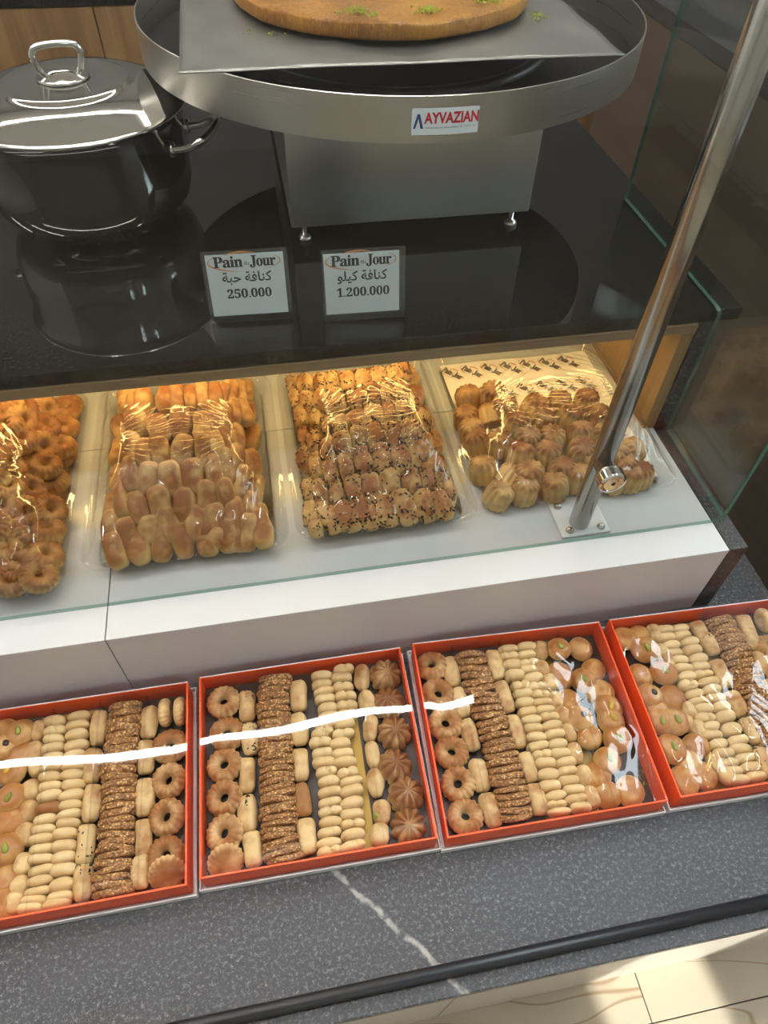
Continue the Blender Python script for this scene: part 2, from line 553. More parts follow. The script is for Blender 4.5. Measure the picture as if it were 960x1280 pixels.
for k, (a, b) in enumerate(((0.80, 1.127), (2.1, 2.5))):
    w_ = struct(link(bpy.data.objects.new('window_%d' % (k + 1), None)))
    for q in (a + 0.02, b - 0.02):
        box('window_frame', q - 0.02, q + 0.02, -3.08, -3.03, 1.2, 2.1, M['frame_dark'], w_)
    box('window_frame', a, b, -3.08, -3.03, 2.06, 2.1, M['frame_dark'], w_)
    box('window_frame', a, b, -3.08, -3.03, 1.2, 1.24, M['frame_dark'], w_)
    box('wall_panel', a, b, -3.1, -3.0, FZ, 1.2, M['white_paint'], wf)
    box('window_pane', a + 0.04, b - 0.04, -3.058, -3.052, 1.24, 2.06, M['pane'], w_)
w_ = struct(link(bpy.data.objects.new('window_3', None)))
for q in (0.02, 0.8, 1.58):
    box('window_frame', RX + 0.03, RX + 0.07, q - 0.02, q + 0.02, 1.05, 2.1, M['frame_dark'], w_)
box('window_pane', RX + 0.048, RX + 0.052, 0.04, 1.56, 1.05, 2.1, M['pane'], w_)
struct(box('ground', -30, 34, -40, -3.2, FZ - 0.1, FZ - 0.02, M['pavement']))

# ------------------------------------------------------------------ ceiling lights (two hang above the counter, out of frame; the rear one is added)
M['led_tube'] = emit('led_tube', (1.0, 0.945, 0.89), 82.0)
def linear_light(x0, x1, y, label, s=1.0):
    t = thing('linear_light', label, 'ceiling light', ((x0 + x1) / 2, y, 2.12), 0, 'linear lights over the counter')
    L = (x1 - x0) / 2
    box('housing', -L, L, -0.035, 0.035, 0.0, 0.08, M['frame_dark'], t, 0.003)
    box('diffuser', -L + 0.01, L - 0.01, -0.0125, 0.0125, -0.012, -0.0005, M['led_tube'], t)
linear_light(-2.2, 0.75, 1.30, 'linear ceiling light hanging above the granite shelf')
linear_light(-2.2, 0.9, 0.36, 'linear ceiling light hanging above the pastry boxes')

linear_light(-2.6, 1.6, 2.45, 'added linear ceiling light brightening the pot lid and back cabinet')  # unseen lamp, added to brighten the rear ceiling, pot lid and cabinet

# ------------------------------------------------------------------ counter
XL = -1.25
ct = thing('display_counter', 'built-in pastry counter with grey granite ledge and white tiled base', 'counter', (0, 0, FZ))
def cbox(name, x0, x1, y0, y1, z0, z1, mat, bevel=0.0, seg=1):
    return box(name, x0, x1, y0, y1, z0 - FZ, z1 - FZ, M[mat], ct, bevel, seg)
# ledge slab is drawn in its own object space so that the vein lies where it should
o = put('ledge_slab', box_mesh('ledge_slab', XL, 0.80, 0.066, 0.74, -0.022, 0.0, 0.0015, 2), M['granite_ledge'], ct, (0, 0, -FZ))
cbox('carcass', XL, 0.77, 0.12, 1.30, FZ, -0.022, 'grout')
for a, b in ((XL, 0.156), (0.158, 0.79)):
    cbox('front_panel', a, b, 0.086, 0.12, FZ, -0.022, 'panel_marble', 0.001)
cbox('base_core', XL, 0.648, 0.535, 1.295, 0.0, 0.150, 'grout')
for a, b in ((XL, -0.2722), (-0.2708, 0.650)):
    cbox('riser_tile', a, b, 0.526, 0.535, 0.0, 0.1605, 'white_tile', 0.0006)
    cbox('deck_tile', a, b, 0.5255, 0.90, 0.1535, 0.163, 'white_tile', 0.0006)
    cbox('deck_tile', a, b, 0.9012, 1.295, 0.1535, 0.163, 'white_tile', 0.0006)
cbox('end_panel', 0.6515, 0.682, 0.526, 0.795, 0.0, 0.163, 'granite_end', 0.001)
cbox('end_panel', 0.6515, 0.682, 0.796, 1.295, 0.0, 0.3815, 'granite_end', 0.001)
cbox('side_board', 0.630, 0.6505, 0.80, 1.28, 0.1635, 0.3635, 'oak_side', 0.001)
cbox('back_board', XL, 0.65, 1.281, 1.295, 0.1635, 0.3815, 'oak_side')
cbox('shelf_board', XL, 0.6505, 0.7985, 1.28, 0.3640, 0.3815, 'oak_rail', 0.001)
rail = put('black_rail', tube_mesh('black_rail', [(XL, 0.0925, 0.0085), (0.79, 0.0925, 0.0085)], 0.0078, 16), M['black_steel'])
tag(rail, 'long thin black rail lying along the front of the grey ledge', 'rail')

M['led_warm'] = emit('led_warm', (1.0, 0.68, 0.27), 42.0)
ls = thing('light_strip', 'warm light strip under the black granite shelf', 'light strip', (0, 0.93, 0.3630))
box('channel', XL, 0.625, -0.010, 0.010, -0.003, 0.0005, M['frame_dark'], ls)
box('diffuser', XL, 0.625, -0.007, 0.007, -0.0055, -0.003, M['led_warm'], ls)

sh = put('granite_shelf', box_mesh('granite_shelf', XL, 0.715, 0.7995, 1.75, -0.0215, 0.0, 0.0018, 3), M['granite_shelf'], None, (0, 0, 0.404))
tag(sh, 'polished black granite shelf carrying the pot and the steel warmer', 'shelf')

# ------------------------------------------------------------------ glass
def prism_x(name, poly, x0, x1):
    n = len(poly)
    verts = [(x0, a, b) for a, b in poly] + [(x1, a, b) for a, b in poly]
    faces = [tuple(range(n))[::-1], tuple(range(n, 2 * n))] + [(i, (i + 1) % n, n + (i + 1) % n, n + i) for i in range(n)]
    me = mesh(name, verts, faces)
    bm = bmesh.new(); bm.from_mesh(me); bmesh.ops.recalc_face_normals(bm, faces=bm.faces[:]); bm.to_mesh(me); bm.free()
    return me
def pane_mats(me, axis, edge='glass_edge', face='pane'):
    me.materials.append(M[face]); me.materials.append(M[edge])
    for p in me.polygons:
        p.material_index = 0 if abs(p.normal[axis]) > 0.9 else 1
gg = thing('glass_guard', 'clear glass guard standing around the front and right end of the case', 'glass guard', (0, 0, 0.1635))
me = box_mesh('front_pane', XL, 0.668, 0.580, 0.586, 0.0, 1.15)
pane_mats(me, 1, 'glass_edge_pale', 'front_pane')
put('front_pane', me, None, gg)
poly = [(0.5885, 0.0), (0.792, 0.0), (0.792, 0.236), (0.796, 0.2405), (0.805, 0.2425), (1.152, 0.2425), (1.152, 1.15), (0.5885, 1.15)]
me = prism_x('side_pane', poly, 0.6690, 0.6760)
pane_mats(me, 0, 'glass_edge', 'side_pane')
put('side_pane', me, None, gg)

# ------------------------------------------------------------------ steel post with clamp
M['plate_steel'] = simple('plate_steel', (0.72, 0.73, 0.72), 0.45, 0.35, 0.05)
ps = thing('steel_post', 'upright brushed steel post clamping the front glass near the right end', 'post', (0.438, 0.6125, 0.1635))
put('pole', tube_mesh('pole', [(0, 0, 0.004), (0, 0, 1.2)], 0.0155, 32), M['steel_pole'], ps)
box('base_plate', -0.036, 0.043, -0.0245, 0.056, 0.0, 0.004, M['plate_steel'], ps, 0.001)
for bx_, by_ in ((-0.022, 0.036), (-0.020, -0.0135), (0.031, -0.0135), (0.031, 0.042)):
    lathe_obj('bolt', [(0, 0.0065), (0.003, 0.006), (0.0055, 0.004), (0.0068, 0.0)], M['steel_bolt'], ps, (bx_, by_, 0.004), 16)
cl = lathe_obj('glass_clamp', [(0, 0.038), (0.0025, 0.038), (0.0025, 0.040), (0.006, 0.040), (0.0065, 0.0395), (0.0105, 0.0395), (0.011, 0.0405), (0.0135, 0.040), (0.0155, 0.038), (0.0155, 0.0262), (0.0155, 0.0255), (0.0, 0.0255)], M['steel_mirror'], ps, (-0.004, -0.0085, 0.146), 32, False, (R(90), 0, 0))
cl.scale = (1.25, 1.25, 1.0)
sharp(cl)
lathe_obj('clamp_neck', [(0.0, 0.0245), (0.0135, 0.0245), (0.0135, 0.019), (0.010, 0.017), (0.010, -0.002), (0, -0.002)], M['steel_bolt'], cl, (0, 0, 0), 24)
lathe_obj('socket', [(0, 0.0382), (0.0024, 0.0382)], M['black_steel'], cl, (0, 0, 0.0004), 6)

# ------------------------------------------------------------------ cooking pot
PX, PY, PZ = -0.258, 1.24, 0.4042
pot = thing('stock_pot', 'large shiny steel pot with lid on the black shelf', 'pot', (PX, PY, PZ))
body_prof = [(0.0, 0.002), (0.115, 0.0), (0.118, 0.002), (0.118, 0.008), (0.124, 0.010), (0.126, 0.016), (0.140, 0.022), (0.156, 0.036), (0.163, 0.058), (0.165, 0.09), (0.165, 0.160), (0.168, 0.168), (0.1705, 0.170), (0.1705, 0.172), (0.163, 0.171), (0.162, 0.165)]
lathe_obj('body', body_prof, M['steel_mirror'], pot, n=96)
def loop_handle(az, z0, name='handle'):
    ca, sa = math.cos(az), math.sin(az)
    def P(rad, tang, z): return (ca * rad - sa * tang, sa * rad + ca * tang, z)
    pts = smooth_path([P(0.160, -0.045, z0), P(0.185, -0.046, z0 + 0.004), P(0.212, -0.040, z0 + 0.016), P(0.222, 0, z0 + 0.022), P(0.212, 0.040, z0 + 0.016), P(0.185, 0.046, z0 + 0.004), P(0.160, 0.045, z0)], 7)
    h = put(name, tube_mesh(name, pts, 0.0058, 12), M['steel_mirror'], pot)
    for tg in (-0.045, 0.045):
        lathe_obj('rivet', [(0.011, 0.0), (0.011, 0.003), (0.007, 0.005), (0, 0.005)], M['steel_bolt'], h, P(0.161, tg, z0), 16, False, (0, R(90), az))
loop_handle(R(-14), 0.128)
loop_handle(R(150), 0.128)
lid_prof = [(0.1725, 0.1705), (0.176, 0.1725), (0.1755, 0.176), (0.170, 0.1775), (0.150, 0.188), (0.125, 0.1965), (0.105, 0.2005), (0.098, 0.2015), (0.095, 0.204), (0.089, 0.206), (0.080, 0.2055), (0.055, 0.206), (0.0, 0.2065)]
lid = lathe_obj('lid', lid_prof, M['steel_mirror'], pot, n=96)
lathe_obj('knob_base', [(0.0, 0.222), (0.016, 0.2215), (0.022, 0.219), (0.036, 0.211), (0.039, 0.2085), (0.038, 0.2068), (0.0, 0.2064)], M['steel_mirror'], lid, n=48)
pts = smooth_path([(-0.026, 0.0, 0.212), (-0.031, 0.0, 0.224), (-0.034, 0.0, 0.238), (-0.026, 0.0, 0.248), (0.0, 0.0, 0.2505), (0.026, 0.0, 0.248), (0.034, 0.0, 0.238), (0.031, 0.0, 0.224), (0.026, 0.0, 0.212)], 6)
put('lid_handle', tube_mesh('lid_handle', pts, 0.0050, 12), M['steel_mirror'], lid, (0, 0, 0), (0, 0, R(12)))

# ------------------------------------------------------------------ kunafa warmer
DX, DY, DR = 0.269, 1.368, 0.417
wm = thing('kunafa_warmer', 'round brushed steel kunafa warmer on a square steel stand', 'food warmer', (DX, DY, 0.4042))
SX0, SX1, SY0, SY1 = 0.056 - DX, 0.456 - DX, 1.075 - DY, 1.62 - DY
def plate(name, pts, mat, parent):
    return put(name, mesh(name, pts, [tuple(range(len(pts)))]), M[mat], parent)
stand = box('stand', SX0, SX1, SY0, SY1, 0.031, 0.2008, M['steel_panel'], wm, 0.0015, 2)
for fx in (SX0 + 0.022, SX1 - 0.022):
    for fy in (SY0 + 0.02, SY1 - 0.02):
        lathe_obj('foot', [(0, 0.0), (0.011, 0.0), (0.012, 0.004), (0.007, 0.009), (0.004, 0.010), (0.004, 0.032), (0, 0.032)], M['steel_bolt'], wm, (fx, fy, 0), 20)
pan = lathe_obj('pan_band', [(DR, 0.201), (DR, 0.2585), (DR - 0.0012, 0.2592), (DR - 0.0025, 0.2585), (DR - 0.0025, 0.204)], M['steel_brushed'], wm, n=128)
sharp(pan, 50)
lathe_obj('pan_floor', [(0.0, 0.204), (DR - 0.0022, 0.204), (DR - 0.0005, 0.2012), (0.0, 0.2011)], M['pan_floor'], wm, n=96)
lathe_obj('burner_ring', [(0.25, 0.205), (0.25, 0.214), (0.262, 0.216), (0.27, 0.214), (0.27, 0.205)], M['black_steel'], wm, n=64)
def bend(me, z0, cx, ang0, rad):
    # wrap a flat mesh (x along the arc, y up) around the band
    for v in me.vertices:
        a = ang0 + v.co.x / rad
        v.co = Vector((rad * math.sin(a), -rad * math.cos(a), z0 + v.co.y)) + Vector((0, 0, 0)) if v.co.z == 0 else Vector(((rad + v.co.z) * math.sin(a), -(rad + v.co.z) * math.cos(a), z0 + v.co.y))
    me.update()
A0 = math.asin((0.264 - DX) / DR)
def grid_mesh(name, x0, x1, y0, y1, nx, ny, zf=lambda x, y: 0.0, smooth=True):
    verts = []
    for j in range(ny + 1):
        for i in range(nx + 1):
            x = x0 + (x1 - x0) * i / nx; y = y0 + (y1 - y0) * j / ny
            verts.append((x, y, zf(x, y)))
    faces = [(j * (nx + 1) + i, j * (nx + 1) + i + 1, (j + 1) * (nx + 1) + i + 1, (j + 1) * (nx + 1) + i) for j in range(ny) for i in range(nx)]
    return mesh(name, verts, faces, smooth)
st = grid_mesh('maker_sticker', -0.0455, 0.0455, -0.0165, 0.0165, 12, 1, lambda x, y: 0.0005)
bend(st, 0.2285, 0, A0, DR)
sticker = put('maker_sticker', st, M['tag_paper'], wm)
def band_text(body, size, x, y, mat, off=0.0, align='LEFT', spacing=1.0, xs=1.0):
    me = text_mesh('lettering', body, size, off, align, spacing, xs)
    for v in me.vertices:
        v.co = Vector((v.co.x + x, v.co.y + y, 0.0009))
    bend(me, 0.2285, 0, A0, DR)
    put('lettering', me, M[mat], sticker)
band_text('AYVAZIAN', 0.0185, -0.0285, 0.0035, 'ink_red', 0.0006, xs=0.82)
band_text('www.ayvazian.com  Beirut Lebanon  01 / 2 6 9 2 1 8', 0.0032, -0.0275, -0.0075, 'ink_blue')
me = mesh('emblem', [(0, 0, 0), (0.0030, 0, 0), (0.0068, 0.0125, 0), (0.0068, 0.018, 0), (0.0052, 0.018, 0), (0.0136, 0, 0), (0.0100, 0.0, 0), (0.0068, 0.0068, 0), (0.0040, 0.0045, 0), (0.0085, 0.018, 0)], [(0, 1, 2, 3, 4), (5, 9, 3, 2, 6)])
for v in me.vertices: v.co = Vector((v.co.x - 0.0435, v.co.y - 0.0085, 0.0009))
bend(me, 0.2285, 0, A0, DR)
put('emblem', me, M['ink_blue'], sticker)

# foil sheet and the kunafa
def foil_z(x, y):
    return 0.0015 * math.sin(x * 23 + y * 5) * math.sin(y * 17 + 1) + 0.0012 * math.sin(x * 61 + 2) * math.sin(y * 47) + 0.002
fs = put('baking_sheet', grid_mesh('baking_sheet', -0.075, 0.556, 1.066, 1.62, 60, 50, foil_z), M['foil'], None, (0, 0, 0.6635))
md = fs.modifiers.new('thickness', 'SOLIDIFY'); md.thickness = 0.0015
tag(fs, 'grey foil covered baking sheet resting across the steel pan rim', 'baking sheet')
KX, KY, KR = 0.251, 1.374, 0.243
kn = thing('kunafa', 'round golden orange kunafa topped with green pistachio crumbs', 'kunafa', (KX, KY, 0.6675))
def kf(u, v):
    s, c = math.sin(v), math.cos(v)
    rr = KR * (1 + 0.006 * math.sin(u * 7) + 0.004 * math.sin(u * 17 + 1) + 0.003 * math.sin(u * 41))
    p = superq(u, v, rr, rr, 0.0165, 0.32, 1.0)
    k = min(1, math.hypot(p.x, p.y) / KR)
    p.z += 0.0165 + (0.0016 * math.sin(p.x * 40) * math.sin(p.y * 33) if s > 0 else 0)
    if s > 0: p.z += 0.002 * (1 - k)
    return p
put('pastry_slab', sphere_surf('pastry_slab', kf, 160, 40), M['kunafa_crust'], kn)
def crumbs(x, y, z, n, sx, sy, size=0.0022):
    verts, faces = [], []
    for _ in range(n):
        a, b = random.gauss(0, sx), random.gauss(0, sy)
        s = size * random.uniform(0.5, 1.2)
        k = len(verts)
        c = Vector((a, b, max(0, 0.004 - 0.12 * math.hypot(a, b)) * random.random() + s * 0.4))
        e = Euler((random.random() * 6, random.random() * 6, random.random() * 6)).to_matrix()
        for d in ((1, 0, 0), (-1, 0, 0), (0, 0.8, 0), (0, -0.8, 0), (0, 0, 0.6), (0, 0, -0.6)):
            verts.append(c + e @ Vector(d) * s)
        for f in ((0, 2, 4), (2, 1, 4), (1, 3, 4), (3, 0, 4), (2, 0, 5), (1, 2, 5), (3, 1, 5), (0, 3, 5)):
            faces.append(tuple(k + i for i in f))
    o = put('pistachio_crumbs', mesh('pistachio_crumbs', verts, faces), M['pistachio_crumb'], kn, (x - KX, y - KY, z - 0.6675))
    o['kind'] = 'stuff'
for x, y, n, a, b in ((0.065, 1.250, 90, 0.012, 0.008), (0.176, 1.163, 90, 0.011, 0.008), (0.196, 1.140, 20, 0.005, 0.004), (0.281, 1.158, 80, 0.010, 0.007), (0.378, 1.195, 90, 0.011, 0.009), (0.25, 1.40, 120, 0.016, 0.012), (0.12, 1.42, 90, 0.012, 0.01), (0.38, 1.40, 90, 0.012, 0.01)):
    crumbs(x, y, 0.7015, n, a, b)
for x, y, n, a, b in ((0.03, 1.215, 6, 0.006, 0.004), (0.065, 1.198, 8, 0.008, 0.003), (0.478, 1.24, 40, 0.007, 0.012)):
    crumbs(x, y, 0.667, n, a, b)
# ------------------------------------------------------------------ price tags
KUNAFA_AR = '\uFE94\uFED3\uFE8E\uFEE8\uFEDB'
PIECE_AR = '\uFE94\uFE92\uFEA3'
KILO_AR = '\uFEEE\uFEE0\uFEF4\uFEDB'
def arc_band(cx, cy, rx, ry, a0, a1, w0, w1, n=18):
    verts, faces = [], []
    for i in range(n + 1):
        t = i / n; a = R(a0 + (a1 - a0) * t)
        w = (w0 + (w1 - w0) * t) * math.sin(PI * min(1, max(0.04, t)) ** 0.8) + 0.00015
        verts += [(cx + (rx - w) * math.cos(a), cy + (ry - w) * math.sin(a), 0), (cx + rx * math.cos(a), cy + ry * math.sin(a), 0)]
    for i in range(n):
        faces.append((2 * i, 2 * i + 1, 2 * i + 3, 2 * i + 2))
    return mesh('swoosh', verts, faces)
def logo_meshes(w):
    """'Pain du Jour' lettering and its orange swoosh, w wide, centred on the origin"""
    a = text_mesh('lettering', bold('Pain'), 0.30 * w, 0.004 * w, 'LEFT', 0.9, 1.0)
    b = text_mesh('lettering', 'du', 0.11 * w, 0.0, 'LEFT')
    c = text_mesh('lettering', bold('Jour'), 0.30 * w, 0.004 * w, 'LEFT', 0.9, 1.0)
    def fit(me, x0, x1, y):
        xs = [v.co.x for v in me.vertices]; k = (x1 - x0) / (max(xs) - min(xs)); m0 = min(xs)
        for v in me.vertices: v.co = Vector(((v.co.x - m0) * k + x0, v.co.y * 0.72 + y, 0))
    fit(a, -0.44 * w, -0.03 * w, 0); fit(b, -0.015 * w, 0.055 * w, -0.02 * w); fit(c, 0.065 * w, 0.43 * w, 0)
    I = Matrix.Identity(4)
    txt = join_meshes('lettering', [(a, I), (b, I), (c, I)])
    s1 = arc_band(-0.02 * w, 0, 0.50 * w, 0.135 * w, 140, 262, 0.01 * w, 0.035 * w)
    s2 = arc_band(0.0, 0, 0.50 * w, 0.135 * w, 40, -60, 0.015 * w, 0.012 * w)
    s3 = arc_band(-0.05 * w, 0.05 * w, 0.26 * w, 0.10 * w, 150, 40, 0.02 * w, 0.028 * w)
    return txt, join_meshes('swoosh', [(s1, I), (s2, I), (s3, I)])
LOGO_TXT, LOGO_SW = logo_meshes(0.098)
def price_tag(x, y, rz, second, price, label, shift=0.0, pw=0.0):
    t = thing('price_tag', label, 'price tag', (x, y, 0.4042), rz, 'price tags on the black shelf')
    lean = R(78)
    W, H_ = 0.1175, 0.094
    def up(h, d=0.0):  # point on the leaning plane, d in front
        return (0, math.cos(lean) * h - math.sin(lean) * d, math.sin(lean) * h + math.cos(lean) * d)
    hold = put('holder', box_mesh('holder', -W / 2, W / 2, 0.0, H_ + 0.006, 0.0012, 0.0028, 0.0004), M['acrylic'], t, (0, 0, 0.0015), (lean, 0, 0))
    put('back_plate', box_mesh('back_plate', -W / 2, W / 2, 0.0, H_ + 0.006, -0.0026, -0.001, 0.0004), M['acrylic'], hold)
    put('foot', box_mesh('foot', -W / 2, W / 2, -0.002, 0.045, 0.0, 0.0016, 0.0004), M['acrylic'], t)
    p = put('paper', box_mesh('paper', -0.053 + shift, 0.053 + shift + pw, 0.009, H_ + 0.001, 0.0, 0.0004), M['tag_paper'], t, (0, 0, 0.0015), (lean, 0, 0))
    def deco(name, me, mat, yy, xx=0.0, dz=0.0007):
        put(name, me, M[mat], p, (xx + shift, yy, dz))
    deco('swoosh', LOGO_SW, 'ink_orange', 0.084, 0.0, 0.0006)
    deco('lettering', LOGO_TXT, 'ink', 0.084)
    deco('lettering', text_mesh('lettering', second + ' ' + KUNAFA_AR, 0.0185, 0.00035, 'CENTER'), 'ink', 0.0625, 0.0)
    deco('lettering', text_mesh('lettering', bold(price), 0.0175, 0.0002, 'CENTER'), 'ink', 0.0395, 0.001)
price_tag(-0.022, 0.8760, R(-2.2), PIECE_AR, '250.000', 'clear acrylic price tag reading 250.000 beside the pot reflection')
price_tag(0.1405, 0.8560, R(-2.0), KILO_AR, '1.200.000', 'clear acrylic price tag reading 1.200.000, right of the other tag', -0.003)

# ------------------------------------------------------------------ cabinets behind
bc = thing('back_cabinet', 'low wooden cabinet with black worktop behind the counter', 'cabinet', (0, 2.5, FZ))
for k in range(7):
    x0 = -0.3835 - 0.6 * 4 + 0.6 * k
    box('door', x0 + 0.002, x0 + 0.598, 0.0, 0.018, 0.08, 1.092, M['walnut_door'], bc, 0.001)
box('carcass', -2.78, 1.18, 0.02, 0.68, 0.0, 1.092, M['frame_dark'], bc)
box('worktop', -2.78, 1.18, -0.004, 0.69, 1.094, 1.13, M['granite_shelf'], bc, 0.001)
scb = thing('side_cabinet', 'dark brown side cabinet with black top, right of the glass case', 'cabinet', (1.2, 0, FZ))
box('side_panel', 0.0, 0.02, 0.10, 2.42, 0.0, 1.10, M['brown_panel'], scb, 0.001)
box('carcass', 0.021, 0.60, 0.11, 2.41, 0.0, 1.10, M['frame_dark'], scb)
box('worktop', -0.003, 0.62, 0.09, 2.43, 1.102, 1.142, M['granite_end'], scb, 0.001)

